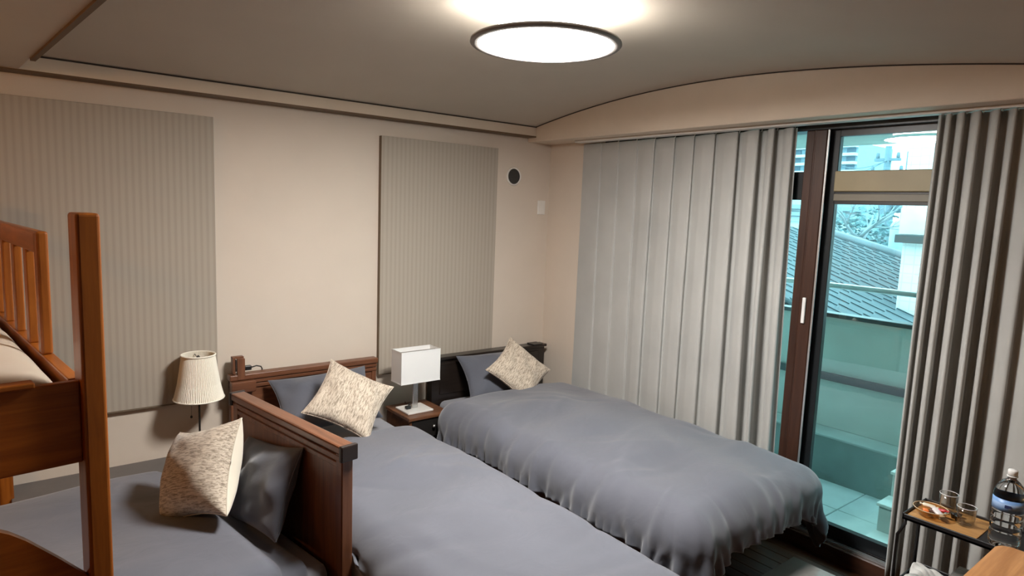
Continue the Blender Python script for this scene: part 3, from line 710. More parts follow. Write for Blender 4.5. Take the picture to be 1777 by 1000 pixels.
kx, kz = -1.385, 0.345
MB().lathe([(0.004, 0.0), (0.004, 0.012), (0.011, 0.016), (0.012, 0.022), (0.001, 0.026)], (0, 0, 0), 16, Matrix.Translation((kx, NY0+0.012, kz)) @ Matrix.Rotation(PI/2, 4, 'X')).build('knob', M_chrome, dw, True)
bl = thing('table_lamp', 'table lamp with white rectangular box shade and chrome stem', 'lamp', (-1.43, -0.32, NZ))
MB().box(-1.545, -1.345, -0.42, -0.24, NZ, NZ+0.014, 0.003).build('foot', M_ceramic, bl)
MB().box(-1.462, -1.422, -0.338, -0.318, NZ+0.014, NZ+0.24, 0.004).build('stem', M_chrome, bl)
bs = MB()
X0, X1, Y0_, Y1_, Z0_, Z1_ = -1.588, -1.285, -0.395, -0.255, 0.632, 0.855
for a in ((X0, X1, Y0_, Y0_+0.003), (X0, X1, Y1_-0.003, Y1_), (X0, X0+0.003, Y0_+0.003, Y1_-0.003), (X1-0.003, X1, Y0_+0.003, Y1_-0.003)): bs.box(*a, Z0_, Z1_)
bso = bs.build('shade', M_white, bl)
for z_ in (Z0_, Z1_-0.006):
    hm = MB()
    for a in ((X0-0.001, X1+0.001, Y0_-0.0012, Y0_+0.004), (X0-0.001, X1+0.001, Y1_-0.004, Y1_+0.0012), (X0-0.0012, X0+0.004, Y0_, Y1_), (X1-0.004, X1+0.0012, Y0_, Y1_)): hm.box(*a, z_, z_+0.006)
    hm.build('shade_binding', M_white, bso)
MB().tube([(X0, -0.328, Z1_-0.015), (X1, -0.328, Z1_-0.015)], 0.003, 6).build('spider', M_chrome, bl)
MB().lathe([(0.012, NZ+0.24), (0.012, NZ+0.28), (0.028, NZ+0.32), (0.028, NZ+0.35), (0.001, NZ+0.38)], (-1.442, -0.328, 0), 16).build('bulb', M_white, bl, True)
MB().box(-1.515, -1.478, -0.345, -0.315, NZ+0.014, NZ+0.036, 0.006, 2).build('switch', M_plastic, bl)
MB().tube([(-1.495, -0.33, NZ+0.03), (-1.478, -0.31, NZ+0.05), (-1.46, -0.30, NZ+0.03), (-1.44, -0.22, NZ+0.006), (-1.42, -0.155, NZ+0.006), (-1.42, -0.135, NZ-0.05)], 0.003, 6).build('cord', M_plastic, bl, True)

# ------------------------------------------------------------------ bunk bed at the left edge
BT = math.radians(6.55); BO = Vector((-3.466, -2.054, 0.0)); BS = 0.97
def ZB(z): return FL if z <= FL else 1.8298-BS*(1.8298-z)
bk = thing('bunk_bed', 'orange pine bunk bed with slatted guard rail and tall corner post', 'bunk bed', (BO.x, BO.y, FL), BT)
BB = lambda x0, x1, y0, y1, z0, z1, bev=0.004, seg=2: MB().box(x0*BS, x1*BS, y0*BS, y1*BS, ZB(z0)-FL, ZB(z1)-FL, bev, seg)
BW, BL = 1.0, 2.02
for (px, py, top) in ((-0.027, 0.0, 1.775), (-0.027-BW, 0.0, 1.775), (-0.027, BL-0.10, 1.775), (-0.027-BW, BL-0.10, 1.775)):
    BB(px, px+0.060, py, py+0.10, FL, top, 0.009, 3).build('post', M_bunkv, bk, world=False)
for py in (0.03, BL-0.055):
    BB(-BW+0.033, -0.027, py, py+0.028, 1.057, 1.298, 0.004).build('end_board', M_bunkx, bk, world=False)
cpb = BB(-BW+0.05, -0.132, 0.018, 0.066, 1.296, 1.312, 0.004).build('end_cap_strip', M_bunkx, bk, world=False)
# lower end board with a swept top
def lower_board(py):
    top = [(-0.027, 0.705), (-0.056, 0.738), (-0.09, 0.778), (-0.132, 0.824), (-0.17, 0.865), (-0.205, 0.896), (-0.24, 0.918), (-0.30, 0.938), (-0.40, 0.95)]
    cx = (-0.027-BW+0.033)/2
    pts = top+[(2*cx-x, z) for x, z in reversed(top)]+[(2*cx+0.027, 0.45), (-0.027, 0.45)]
    g = MB().prism([(x*BS, ZB(z)-FL) for x, z in pts], 'y', py*BS, (py+0.028)*BS); return g.build('lower_end_board', M_bunkx, bk, world=False)
lower_board(0.03); lower_board(BL-0.055)
for px in (-0.043, -0.027-BW+0.005):
    BB(px, px+0.036, 0.10, BL-0.10, 1.10, 1.29, 0.004).build('side_rail', M_bunky, bk, world=False)
gr = BB(-0.043, -0.010, 0.50, BL-0.10, 1.625, 1.70, 0.008).build('guard_rail', M_bunky, bk, world=False)
BB(-0.043, -0.010, 0.478, 0.535, 1.29, 1.70, 0.008, 3).build('guard_post', M_bunkv, gr, world=False)
for k in range(5):
    y_ = 0.735+0.262*k
    if y_ < BL-0.15: BB(-0.040, -0.013, y_-0.025, y_+0.03, 1.29, 1.63, 0.004).build('slat', M_bunkv, gr, world=False)
for k in range(9):
    y_ = 0.14+k*0.21; BB(-BW+0.04, -0.045, y_, y_+0.07, 1.125, 1.143, 0.0).build('bed_slat', M_bunkx, bk, world=False)
ld = BB(-0.300, -0.238, -0.055, -0.012, FL, 1.275, 0.006).build('ladder_rail', M_bunkv, bk, world=False)
BB(-0.64, -0.578, -0.055, -0.012, FL, 1.275, 0.006).build('ladder_rail', M_bunkv, bk, world=False)
for z_ in (0.15, 0.42, 0.69, 0.96): BB(-0.58, -0.296, -0.048, -0.018, z_, z_+0.045, 0.006).build('ladder_rung', M_bunkx, bk, world=False)
PB = None
bm_ = thing('mattress', 'bunk mattress inside the upper rails of the pine bunk', 'mattress', (BO.x, BO.y, FL), BT)
MB().box((-BW+0.045)*BS, -0.05*BS, 0.075*BS, (BL-0.07)*BS, ZB(1.146)-FL, ZB(1.265)-FL, 0.03, 3).build('mattress_body', M_sheet, bm_, True, False)
n_, q_ = 40, 70
U, Vv = np.meshgrid(np.linspace(-1, 1, n_), np.linspace(-1, 1, q_), indexing='ij')
edge = (np.clip(1-U**6, 0, 1)*np.clip(1-Vv**10, 0, 1))**0.5
Zc = ZB(1.262)-FL+0.085*edge*np.clip(1-0.35*U**2, 0, 1)
for k in range(8):
    a_ = rng.uniform(0, 2*PI); f_ = rng.uniform(4, 11); Zc += 0.006*edge*np.sin(f_*(math.cos(a_)*U+math.sin(a_)*Vv*2)+rng.uniform(0, 6))
PBk = np.stack([(-0.512+0.452*U)*BS, (1.03+0.955*Vv)*BS, Zc], -1)
bc = thing('duvet', 'beige bedding cover on the upper bunk mattress', 'duvet', (BO.x, BO.y, FL), BT)
o = MB().grid(PBk).build('cover', M_bunkbed, bc, True, False); shell(o, 0.02, -1); smoother(o)

# ------------------------------------------------------------------ black side shelf by the window and what stands on it
SX0, SX1, SY0, SY1, SZ = -0.640, -0.385, -3.60, -3.118, 0.575
sf = thing('side_shelf', 'narrow black steel side shelf with oak board in front of the curtain', 'shelf', (-0.51, -3.36, FL))
def shelf_level(z, nm):
    g = MB().box(SX0, SX1, SY0, SY1, z-0.012, z-0.004)
    g.box(SX0, SX0+0.008, SY0, SY1, z-0.014, z+0.012, 0.002).box(SX1-0.008, SX1, SY0, SY1, z-0.014, z+0.016, 0.002).box(SX0, SX1, SY1-0.008, SY1, z-0.014, z+0.016, 0.002).box(SX0, SX1, SY0, SY0+0.008, z-0.014, z+0.016, 0.002)
    return g.build(nm, M_blackmetal, sf)
shelf_level(SZ, 'upper_tray'); shelf_level(0.265, 'lower_tray')
MB().box(SX0+0.009, SX1-0.009, -3.385, SY1-0.009, SZ-0.004, SZ+0.006, 0.001).build('oak_board', M_shelfwood, sf)
MB().box(SX0+0.009, SX1-0.009, SY0+0.009, -3.387, SZ-0.004, SZ+0.004, 0.001).build('black_board', M_blackmetal, sf)
for x in (SX0+0.006, SX1-0.006):
    for (y, yb) in ((SY1-0.012, SY1+0.012), (SY0+0.012, SY0-0.012)):
        MB().tube([(x, y, SZ-0.012), (x, y, SZ-0.03), (x, yb, SZ-0.09), (x, yb, FL)], 0.0075, 8).build('leg', M_blackmetal, sf, True)
ZS = SZ+0.006
gl_clear = thin_glass('clear_tumbler', (0.93, 0.93, 0.92), 0.9, 0.05, 1.45)
bw = thing('snack_bowl', 'clear glass bowl holding wrapped sweets on the black shelf', 'bowl', (-0.555, -3.195, ZS))
MB().lathe([(0.001, 0.0), (0.032, 0.0), (0.036, 0.004), (0.055, 0.020), (0.066, 0.036), (0.064, 0.037), (0.052, 0.022), (0.033, 0.007), (0.001, 0.006)], (-0.555, -3.195, ZS), 40).build('glass_body', thin_glass('amber_bowl', (0.92, 0.80, 0.62), 0.9, 0.03), bw, True)
MB().lathe([(0.0645, 0.036), (0.0665, 0.0385), (0.0645, 0.0395), (0.0635, 0.037)], (-0.555, -3.195, ZS), 40, closed=True).build('rim', plain('bowl_rim', (0.70, 0.55, 0.35), 0.2), bw, True)
def sweet(label, dx, dy, dz, sx, sy, col, rz, tilt):
    m_ = Matrix.Translation((-0.555+dx, -3.195+dy, ZS+dz)) @ Matrix.Rotation(rz, 4, 'Z') @ Matrix.Rotation(tilt, 4, 'Y')
    t = thing('wrapped_sweet', label, 'sweet', M=m_, group='sweets in the glass bowl')
    mt = plain('wrapper_%s' % label.split()[0], col, 0.35)
    g = MB().box(-sx, sx, -sy, sy, -0.006, 0.006, 0.005, 2); g.build('body', mt, t, True, False)
    for s in (-1, 1):
        MB().prism([(s*sx, -sy*0.35), (s*(sx+0.011), -sy*0.95), (s*(sx+0.011), sy*0.95), (s*sx, sy*0.35)], 'z', -0.0015, 0.0015).build('twist_end', mt, t, world=False)
sweet('orange wrapped sweet in the glass bowl', -0.020, 0.012, 0.028, 0.017, 0.011, (0.85, 0.22, 0.05), 0.4, 0.15)
sweet('cream wrapped sweet at the back of the glass bowl', 0.022, 0.014, 0.036, 0.024, 0.012, (0.86, 0.78, 0.62), -1.2, 0.1)
sweet('white wrapped sweet with red edge in the glass bowl', -0.012, -0.030, 0.034, 0.022, 0.013, (0.85, 0.80, 0.80), 0.9, -0.2)
sweet('red wrapped sweet in the glass bowl', 0.016, -0.036, 0.036, 0.018, 0.009, (0.60, 0.05, 0.06), 1.5, 0.2)
sweet('brown wrapped sweet in the glass bowl', 0.0, -0.006, 0.030, 0.014, 0.009, (0.09, 0.04, 0.025), 0.2, 0.0)
def tumbler(label, x, y, h):
    t = thing('tumbler', label, 'glass', (x, y, ZS), group='clear tumblers on the black shelf')
    MB().lathe([(0.001, 0.004), (0.028, 0.003), (0.0295, 0.0), (0.0305, 0.004), (0.036, h), (0.0345, h), (0.029, 0.008), (0.001, 0.008)], (x, y, ZS), 36).build('glass_wall', gl_clear, t, True)
    MB().lathe([(0.0352, h-0.0015), (0.0368, h), (0.0352, h+0.0015), (0.0342, h)], (x, y, ZS), 36, closed=True).build('rim', plain('glass_rim', (0.75, 0.76, 0.75), 0.15), t, True)
tumbler('clear empty tumbler behind the snack bowl', -0.445, -3.225, 0.085)
tumbler('clear empty tumbler between snack bowl and water bottle', -0.520, -3.315, 0.080)
for k, (dx, dy) in enumerate(((0.0, 0.0), (0.016, -0.022), (-0.012, -0.030))):
    t = thing('coffee_capsule', ['small black capsule between the tumblers, first from the curtain', 'small black capsule touching the tumbler by the bottle', 'small black capsule closest to the snack bowl'][k], 'capsule', (-0.485+dx, -3.262+dy*0.6, ZS), group='black capsules beside the snack bowl')
    MB().lathe([(0.001, 0.0), (0.009, 0.0), (0.012, 0.018), (0.014, 0.019), (0.001, 0.021)], (-0.485+dx, -3.262+dy*0.6, ZS), 16).build('capsule_body', M_plastic, t, True)
# two litre water bottle
bx, by, bz = -0.600, -3.468, SZ+0.004
wb = thing('water_bottle', 'large clear plastic water bottle with blue label and white cap', 'bottle', (bx, by, bz))
pr_ = [(0.001, 0.004), (0.030, 0.0), (0.044, 0.003), (0.051, 0.014)]
for k in range(5):
    z_ = 0.022+k*0.027; pr_ += [(0.0525, z_), (0.0525, z_+0.015), (0.0485, z_+0.020), (0.0485, z_+0.023)]
pr_ += [(0.0525, 0.160), (0.0525, 0.205), (0.053, 0.216), (0.050, 0.232), (0.042, 0.252), (0.028, 0.270), (0.016, 0.280), (0.0135, 0.286), (0.0135, 0.298)]
tb2 = NT('filled_bottle'); tb2.b.inputs['Base Color'].default_value = (0.93, 0.96, 0.97, 1); tb2.b.inputs['Roughness'].default_value = 0.03
tb2.b.inputs['Transmission Weight'].default_value = 1.0; tb2.b.inputs['IOR'].default_value = 1.36
nz_b = tb2.n('ShaderNodeTexNoise', Scale=35.0, Detail=2.0); tb2.l(tb2.coord(), nz_b.inputs['Vector']); tb2.l(tb2.bump(nz_b.outputs['Fac'], 0.15, 0.002), tb2.b.inputs['Normal'])
MB().lathe(pr_, (bx, by, bz), 40).build('bottle_body', tb2.m, wb, True)
lab = MB().lathe([(0.0530, 0.158), (0.0533, 0.158), (0.0533, 0.206), (0.0530, 0.206)], (bx, by, bz), 48, closed=True)
tl = NT('bottle_label'); v_ = tl.coord((1, 1, 26)); wn = tl.n('ShaderNodeTexNoise', Scale=1.2, Detail=2.0); tl.l(v_, wn.inputs['Vector'])
tl.l(tl.ramp(wn.outputs['Fac'], [(0.36, (0.13, 0.30, 0.66)), (0.50, (0.25, 0.43, 0.74)), (0.66, (0.66, 0.74, 0.86))]), tl.b.inputs['Base Color']); tl.b.inputs['Roughness'].default_value = 0.35
lbl = lab.build('bottle_label', tl.m, wb, True); lbl['label'] = 'blue printed band'
# dark printed mark on the label, facing the room
va = math.atan2(cam_pos.y-by, cam_pos.x-bx)
mk = MB()
for (da, dz, w_, h_) in ((-0.10, 0.180, 0.006, 0.005), (0.06, 0.181, 0.007, 0.004), (-0.02, 0.185, 0.010, 0.0025)):
    a_ = va+da; mk.box(-0.0006, 0.0006, -w_, w_, -h_, h_, M=Matrix.Translation((bx+0.0537*math.cos(a_), by+0.0537*math.sin(a_), bz+dz)) @ Matrix.Rotation(a_, 4, 'Z'))
mk.build('label_mark', plain('label_ink', (0.03, 0.05, 0.14), 0.4), wb)
MB().lathe([(0.0150, 0.296), (0.0165, 0.297), (0.0165, 0.314), (0.0145, 0.317), (0.001, 0.317)], (bx, by, bz), 28, ripple=lambda i: 0.02*(i % 2)).build('cap', M_white, wb, True)
MB().lathe([(0.0135, 0.289), (0.0185, 0.290), (0.0185, 0.293), (0.0135, 0.294)], (bx, by, bz), 28, closed=True).build('neck_ring', M_white, wb, True)
# lower shelf: crumpled white napkin and a folded grey towel stack
g_ = np.zeros((26, 26, 3)); uu, vv2 = np.meshgrid(np.linspace(-1, 1, 26), np.linspace(-1, 1, 26), indexing='ij')
g_[..., 0] = -0.525+0.10*uu+0.01*np.sin(3*vv2); g_[..., 1] = -3.195+0.062*vv2+0.012*np.sin(2.5*uu); g_[..., 2] = 0.276+0.010*(1+np.sin(4*uu+2*vv2)*np.cos(3*vv2-uu))+0.006*np.abs(np.sin(7*uu-3*vv2))
o = MB().grid(g_).build('napkin', cloth('white_napkin', (0.62, 0.60, 0.57), 0.9, 0.3, 20), None, True); shell(o, 0.006, -1); smoother(o)
props(o, 'crumpled pale napkin on the lower tray of the black shelf', 'napkin')
def towel(label, z, dy, th):
    t = thing('towel', label, 'towel', (-0.51, -3.385+dy, z), group='grey towels on the lower tray')
    mt = cloth('grey_towel', (0.13, 0.12, 0.105), 0.95, 0.3, 30, 0.5, 0.5)
    for k in range(2):
        MB().box(-0.625, -0.400, -3.465+dy, -3.285+dy, z+k*th/2+0.001, z+(k+1)*th/2-0.001, 0.009, 3).build('fold', mt, t, True)
towel('folded grey towel at the bottom of the stack on the lower tray', 0.262, 0.0, 0.042)
towel('folded grey towel on top of the stack on the lower tray', 0.304, 0.004, 0.042)

# ------------------------------------------------------------------ table corner in the near right, low grey table
tt = thing('table', 'orange wood table with rounded corner, only its corner in view', 'table', (-1.0, -4.1, FL))
TZ = 0.70
def rounded(x0, x1, y0, y1, r, n=8):
    pts = []
    for cx, cy, a0 in ((x1-r, y1-r, 0), (x0+r, y1-r, PI/2), (x0+r, y0+r, PI), (x1-r, y0+r, 1.5*PI)):
        for k in range(n+1): a = a0+PI/2*k/n; pts.append((cx+r*math.cos(a), cy+r*math.sin(a)))
    return pts
TX0, TX1, TY0, TY1 = -1.75, -0.875, -4.75, -3.515
MB().prism(rounded(TX0, TX1, TY0, TY1, 0.05), 'z', TZ-0.004, TZ).build('table_top', M_table, tt)
MB().prism(rounded(TX0-0.002, TX1+0.002, TY0-0.002, TY1+0.002, 0.052), 'z', TZ-0.03, TZ-0.004).build('top_edge', M_tableedge, tt)
for x in (TX0+0.06, TX1-0.11):
    for y in (TY0+0.06, TY1-0.11): MB().box(x, x+0.05, y, y+0.05, FL, TZ-0.03, 0.004).build('leg', M_table, tt)
lt2 = thing('low_table', 'low glossy grey table in the gap at the foot of the window bed', 'table', (-0.75, -3.0, FL))
LZ = 0.10
MB().box(-0.98, -0.50, -3.05, -2.595, LZ-0.02, LZ, 0.003).build('table_top', plain('glossy_grey_top', (0.23, 0.215, 0.20), 0.18, coat=0.3), lt2)
for x in (-0.96, -0.55):
    for y in (-3.03, -2.65): MB().box(x, x+0.03, y, y+0.03, FL, LZ-0.02).build('leg', M_blackmetal, lt2)

# ------------------------------------------------------------------ outside: balcony
M_btile = plain('balcony_tile', (0.58, 0.66, 0.65), 0.6, noise=0.06, nscale=6)
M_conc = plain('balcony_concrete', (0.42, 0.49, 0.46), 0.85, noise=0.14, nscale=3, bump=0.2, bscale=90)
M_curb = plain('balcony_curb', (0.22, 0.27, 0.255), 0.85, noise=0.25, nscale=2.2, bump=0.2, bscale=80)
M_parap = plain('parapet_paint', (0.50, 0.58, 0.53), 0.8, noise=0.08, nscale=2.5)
M_rail = plain('dark_rail', (0.05, 0.07, 0.075), 0.4, 0.3)
M_steel = plain('steel_handrail', (0.55, 0.60, 0.60), 0.35, 0.7)
bf = structure('balcony_floor', MB().box(0.15, 1.02, -4.6, 1.2, -0.18, -0.062), M_conc)
for i in range(2):
    for k in range(13):
        x0 = 0.152+i*0.434; y0 = -4.5+k*0.435
        MB().box(x0+0.003, x0+0.431, y0+0.003, y0+0.432, -0.064, -0.050, 0.003).build('tile', M_btile, bf)
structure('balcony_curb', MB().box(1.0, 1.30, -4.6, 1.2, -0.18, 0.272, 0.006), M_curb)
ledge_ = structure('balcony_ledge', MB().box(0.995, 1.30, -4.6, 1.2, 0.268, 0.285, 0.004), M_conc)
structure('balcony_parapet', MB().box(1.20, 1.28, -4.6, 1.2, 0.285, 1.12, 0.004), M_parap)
structure('balcony_roof_slab', MB().box(0.15, 1.32, -4.6, 1.2, 2.385, 2.62, 0.004), M_conc)
bal = thing('balcony_railing', 'balcony railing with steel handrail and dark bars beyond the glass', 'railing', (1.2, -1.7, 0.285))
MB().box(1.17, 1.29, -4.6, 1.2, 1.12, 1.150, 0.004).build('cap_bar', M_rail, bal)
MB().box(1.165, 1.20, -4.6, 1.2, 0.645, 0.700, 0.003).build('mid_bar', M_rail, bal)
MB().tube([(1.24, -4.6, 1.352), (1.24, 1.2, 1.352)], 0.021, 12).build('handrail', M_steel, bal, True)
for y in (-4.2, -3.1, -1.25, 0.6): MB().box(1.225, 1.255, y-0.02, y+0.02, 1.15, 1.335).build('baluster', M_rail, bal)
st = thing('step_stool', 'pale stepped stool on the balcony half hidden by the gathered curtain', 'stool', (0.45, -2.75, -0.05))
M_stool = plain('pale_stool', (0.50, 0.56, 0.54), 0.5)
for (x0, x1, z1) in ((0.24, 0.36, 0.02), (0.36, 0.52, 0.19), (0.52, 0.70, 0.345)):
    MB().box(x0, x1, -3.05, -2.655, -0.05, z1-0.02, 0.004).build('riser', M_stool, st)
    MB().box(x0-0.015, x1, -3.06, -2.645, z1-0.02, z1, 0.005, 2).build('tread', plain('stool_tread', (0.62, 0.68, 0.66), 0.45), st)

# neighbour's tiled roof
def roof_z(y): return 1.548+0.261*(y-1.301)
RA = math.atan(0.261)
rf_ = thing('tiled_roof', 'grey tiled neighbour roof sloping down beyond the balcony', 'roof', (5.5, 0.5, 0.5))
M_rt = plain('roof_tile_glaze', (0.125, 0.165, 0.185), 0.36, noise=0.25, nscale=1.3)
MB().prism([(5.0, roof_z(5.0)-0.08), (-1.5, roof_z(-1.5)-0.08), (-1.5, roof_z(-1.5)-0.3), (5.0, roof_z(5.0)-0.3)], 'x', 2.6, 8.05).build('roof_deck', plain('roof_deck', (0.05, 0.065, 0.07), 0.8), rf_)
def kawara():
    bm = bmesh.new(); n = 7; rows = []
    for yy, zl in ((0.0, 0.026), (0.30, 0.0)):
        row = []
        for k in range(n+1):
            u = k/n; z = 0.040*math.cos(2*PI*u)+0.014*math.cos(4*PI*u)
            row.append(bm.verts.new((-0.145+0.29*u, -yy+0.15 if False else (0.15-yy), z+(zl if yy == 0.0 else 0.0)-0.0)))
        rows.append(row)
    low = [bm.verts.new((v.co.x, v.co.y, v.co.z-0.03)) for v in rows[1]]
    for k in range(n):
        bm.faces.new((rows[0][k], rows[1][k], rows[1][k+1], rows[0][k+1])); bm.faces.new((rows[1][k], low[k], low[k+1], rows[1][k+1]))
    me = bpy.data.meshes.new('roof_tile'); bmesh.ops.recalc_face_normals(bm, faces=bm.faces); bm.to_mesh(me); bm.free(); me.materials.append(M_rt)
    for p in me.polygons: p.use_smooth = False
    return me
KM = kawara(); nt = 0; cand = []
for i in range(20):
    for k in range(27):
        x = 2.75+0.27*i; y = -1.42+0.25*k
        if y > 1.4 and x > 8.0-(y-1.4)*2.6: continue
        if not (-1.5 < y < 3.4): continue
        v = Vector((x, y, roof_z(y)))-cam_pos; dz = v.dot(fw); u = 888.5+F_PX*v.dot(r2)/dz; w = 500+F_PX*v.dot(d2)/dz
        if 1322 < u < 1600 and 385 < w < 590: cand.append((x, y))
for (x, y) in cand[:299]:
    o = bpy.data.objects.new('roof_tile', KM); COL.objects.link(o); o.parent = rf_
    o.location = Vector((x, y, roof_z(y)-0.03))-Vector((5.5, 0.5, 0.5)); o.rotation_euler = (RA, 0, 0)
MB().tube([(8.02, y, roof_z(y)+0.03) for y in np.linspace(-1.4, 1.5, 8)], 0.085, 8).build('verge_cap', M_rt, rf_, True)
structure('neighbour_wall', MB().box(2.7, 8.0, -1.4, 5.0, -4.0, 0.6), M_conc)

# white tiled building on the right with a dark ledge
hb_ = thing('white_building', 'white tiled building beyond the balcony with dark ledge', 'building', (6, -3.3, -4))
MB().box(4.0, 8.0, -6.5, -1.27, -4.0, 1.66).build('lower_wall', tile_grid('white_wall_tile', (0.72, 0.74, 0.73), (0.60, 0.64, 0.64), (0.10, 0.10)), hb_)
MB().box(4.02, 8.0, -6.5, -1.22, 1.66, 6.0).build('upper_wall', tile_grid('pale_grid_tile', (0.70, 0.69, 0.69), (0.50, 0.55, 0.57), (0.085, 0.085)), hb_)
MB().box(3.86, 4.02, -6.5, -1.235, 1.63, 1.715, 0.004).build('ledge', M_rail, hb_)
MB().box(4.01, 4.05, -6.5, -1.215, 1.72, 2.0).build('band', plain('pale_pink_band', (0.64, 0.58, 0.57), 0.7), hb_)

# far things in the haze
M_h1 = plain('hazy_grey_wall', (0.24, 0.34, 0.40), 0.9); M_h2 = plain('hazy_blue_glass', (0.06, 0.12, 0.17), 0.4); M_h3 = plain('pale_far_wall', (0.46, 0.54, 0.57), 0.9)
ap = thing('apartment_block', 'far blue grey apartment block seen through the upper pane', 'building', (32, 13.0, -4))
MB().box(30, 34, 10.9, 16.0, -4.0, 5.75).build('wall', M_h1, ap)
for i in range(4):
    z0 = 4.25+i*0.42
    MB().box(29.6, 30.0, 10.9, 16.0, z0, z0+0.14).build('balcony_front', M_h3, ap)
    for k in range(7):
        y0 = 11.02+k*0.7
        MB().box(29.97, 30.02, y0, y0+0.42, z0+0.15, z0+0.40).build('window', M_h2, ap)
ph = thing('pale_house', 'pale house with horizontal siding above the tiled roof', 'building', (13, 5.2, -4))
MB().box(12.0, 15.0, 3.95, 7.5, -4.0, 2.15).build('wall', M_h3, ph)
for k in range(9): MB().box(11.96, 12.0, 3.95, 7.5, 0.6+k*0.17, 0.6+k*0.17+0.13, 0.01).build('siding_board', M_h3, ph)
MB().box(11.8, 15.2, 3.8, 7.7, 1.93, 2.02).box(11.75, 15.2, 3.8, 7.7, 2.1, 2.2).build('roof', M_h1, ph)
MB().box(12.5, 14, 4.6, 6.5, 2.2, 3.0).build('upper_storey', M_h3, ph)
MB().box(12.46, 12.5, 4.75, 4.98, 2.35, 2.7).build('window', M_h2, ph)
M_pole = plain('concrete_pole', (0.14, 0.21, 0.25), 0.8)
def pole(label, x, y, ztop, r, arms, box=None):
    t = thing('utility_pole', label, 'pole', (x, y, -4), group='utility poles beyond the roof')
    MB().lathe([(r*1.25, -4.0), (r, ztop)], (x, y, 0), 14).build('shaft', M_pole, t, True)
    for z_, L in arms: MB().box(x-0.05, x+0.05, y-L, y+L, z_, z_+0.07).build('crossarm', M_pole, t)
    for z_, L in arms:
        for s in (-0.8, 0.8): MB().lathe([(0.001, 0.07), (0.05, 0.08), (0.04, 0.20), (0.001, 0.22)], (x, y+s*L, z_), 8).build('insulator', M_pole, t, True)
    if box: MB().lathe([(0.001, box[0]), (box[2], box[0]+0.02), (box[2], box[1]), (0.001, box[1]+0.04)], (x-0.05, y-box[2]-r, 0), 14).build('transformer', M_pole, t, True)
pole('grey utility pole with crossarms above the tiled roof', 14.0, 3.02, 3.75, 0.075, [(3.05, 0.42), (3.38, 0.3)], None)
pole('thick utility pole with a transformer beside the white building', 15.0, 3.25, 3.05, 0.10, [(2.75, 0.2)], (2.1, 2.7, 0.13))
pole('thin utility pole with lamp head by the white building edge', 13.5, 2.36, 3.55, 0.035, [], (3.15, 3.5, 0.08))
wr_ = MB()
for k, (z1, z2) in enumerate(((3.40, 3.25), (3.10, 2.7), (3.42, 2.9), (2.9, 2.5), (1.95, 1.7))):
    wr_ = MB(); p0 = Vector((14, 3.0, z1)); p1 = Vector((11, -1.0 if k % 2 else 3.6, z2+0.3))
    pts = [p0.lerp(p1, s/14)-Vector((0, 0, 0.35*math.sin(PI*s/14))) for s in range(15)]
    o = wr_.tube(pts, 0.012, 5).build('overhead_cable', M_pole)
    props(o, ['topmost sagging overhead cable over the pale house', 'topmost sagging overhead cable running to the white building', 'middle sagging overhead cable over the pale house', 'lower sagging overhead cable running to the white building', 'lowest sagging overhead cable crossing behind the bare tree'][k], 'cable', 'overhead cables on the utility pole')
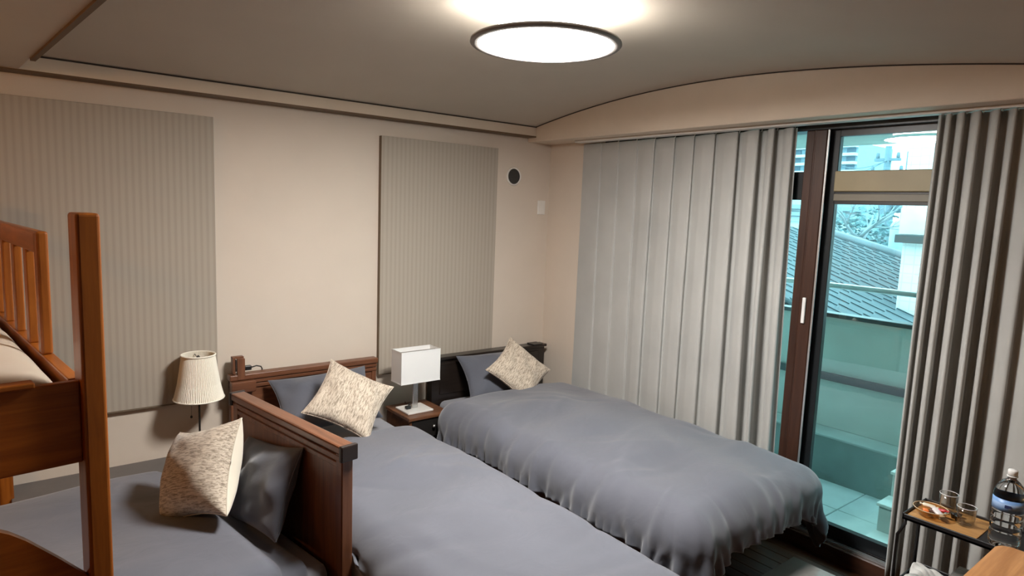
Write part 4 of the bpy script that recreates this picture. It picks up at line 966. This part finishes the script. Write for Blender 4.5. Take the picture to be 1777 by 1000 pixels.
# bare tree
random.seed(12)
tr = thing('bare_tree', 'bare tree with pale branches rising behind the tiled roof', 'tree', (9.2, 1.5, -4))
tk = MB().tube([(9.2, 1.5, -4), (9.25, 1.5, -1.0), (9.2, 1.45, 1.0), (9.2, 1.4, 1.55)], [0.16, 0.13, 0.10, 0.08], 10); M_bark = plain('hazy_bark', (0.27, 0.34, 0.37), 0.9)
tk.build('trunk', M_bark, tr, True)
def grow(mb, p, d, L, r, depth):
    pts = [p]; rr = [r]; q = p.copy(); dd = d.copy()
    for k in range(4):
        dd = (dd+Vector((random.uniform(-.25, .25), random.uniform(-.25, .25), random.uniform(-.12, .2)))).normalized(); q = q+dd*L/4; pts.append(q.copy()); rr.append(r*(1-0.15*(k+1)))
    mb.tube(pts, rr, 5)
    if depth > 0:
        for k in range(3):
            i = random.randint(2, 4); nd = (dd+Vector((random.uniform(-.7, .7), random.uniform(-.9, .9), random.uniform(-.3, .6)))).normalized()
            grow(mb, pts[i], nd, L*random.uniform(.55, .8), rr[i]*0.65, depth-1)
for k in range(7):
    a = k*0.9; b_ = MB(); grow(b_, Vector((9.2, 1.42, 1.35+0.05*k)), Vector((0.5*math.cos(a), math.sin(a), 0.45)).normalized(), 0.75, 0.040, 3)
    b_.build('branch', M_bark, tr, True)
sh_ = thing('evergreen_shrub', 'dark hazy evergreen behind the bare tree', 'tree', (11.5, 2.2, -4))
MB().tube([(11.5, 2.2, -4), (11.5, 2.2, 1.2)], [0.12, 0.06], 8).build('trunk', M_bark, sh_, True)
fo = MB()
for k in range(900):
    a = random.uniform(0, 2*PI); el = random.uniform(-1, 1); rr = 0.85*random.random()**0.4
    c = Vector((11.5+rr*math.cos(a)*math.sqrt(1-el*el), 2.35+1.1*rr*math.sin(a)*math.sqrt(1-el*el), 1.4+0.95*rr*el)); n = Vector((random.uniform(-1, 1), random.uniform(-1, 1), random.uniform(-1, 1))).normalized(); t_ = n.cross(Vector((0, 0, 1))).normalized()*0.07; b2 = n.cross(t_).normalized()*0.04
    vv_ = [fo.bm.verts.new(c+s) for s in (-t_, -b2, t_, b2)]; fo.bm.faces.new(vv_)
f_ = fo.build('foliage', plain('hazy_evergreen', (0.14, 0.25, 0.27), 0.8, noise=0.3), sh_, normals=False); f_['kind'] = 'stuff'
tk_ = thing('water_tank', 'small pale blue rooftop tank behind the tiled roof', 'tank', (10.2, 1.05, 0.9))
MB().lathe([(0.24, 0.9), (0.24, 1.78), (0.20, 1.86), (0.06, 1.92), (0.001, 1.92)], (10.2, 1.05, 0), 18).build('tank_body', plain('pale_blue_tank', (0.40, 0.52, 0.66), 0.6), tk_, True)
MB().lathe([(0.06, 1.91), (0.06, 1.96), (0.001, 1.96)], (10.2, 1.05, 0), 14).build('lid', M_h1, tk_, True)
MB().box(10.0, 10.4, 0.85, 1.25, -4, 0.9).build('stand', M_h1, tk_)
structure('ground', MB().box(1.35, 80, -40, 60, -4.2, -4.0), plain('grey_ground', (0.25, 0.28, 0.28), 0.9))
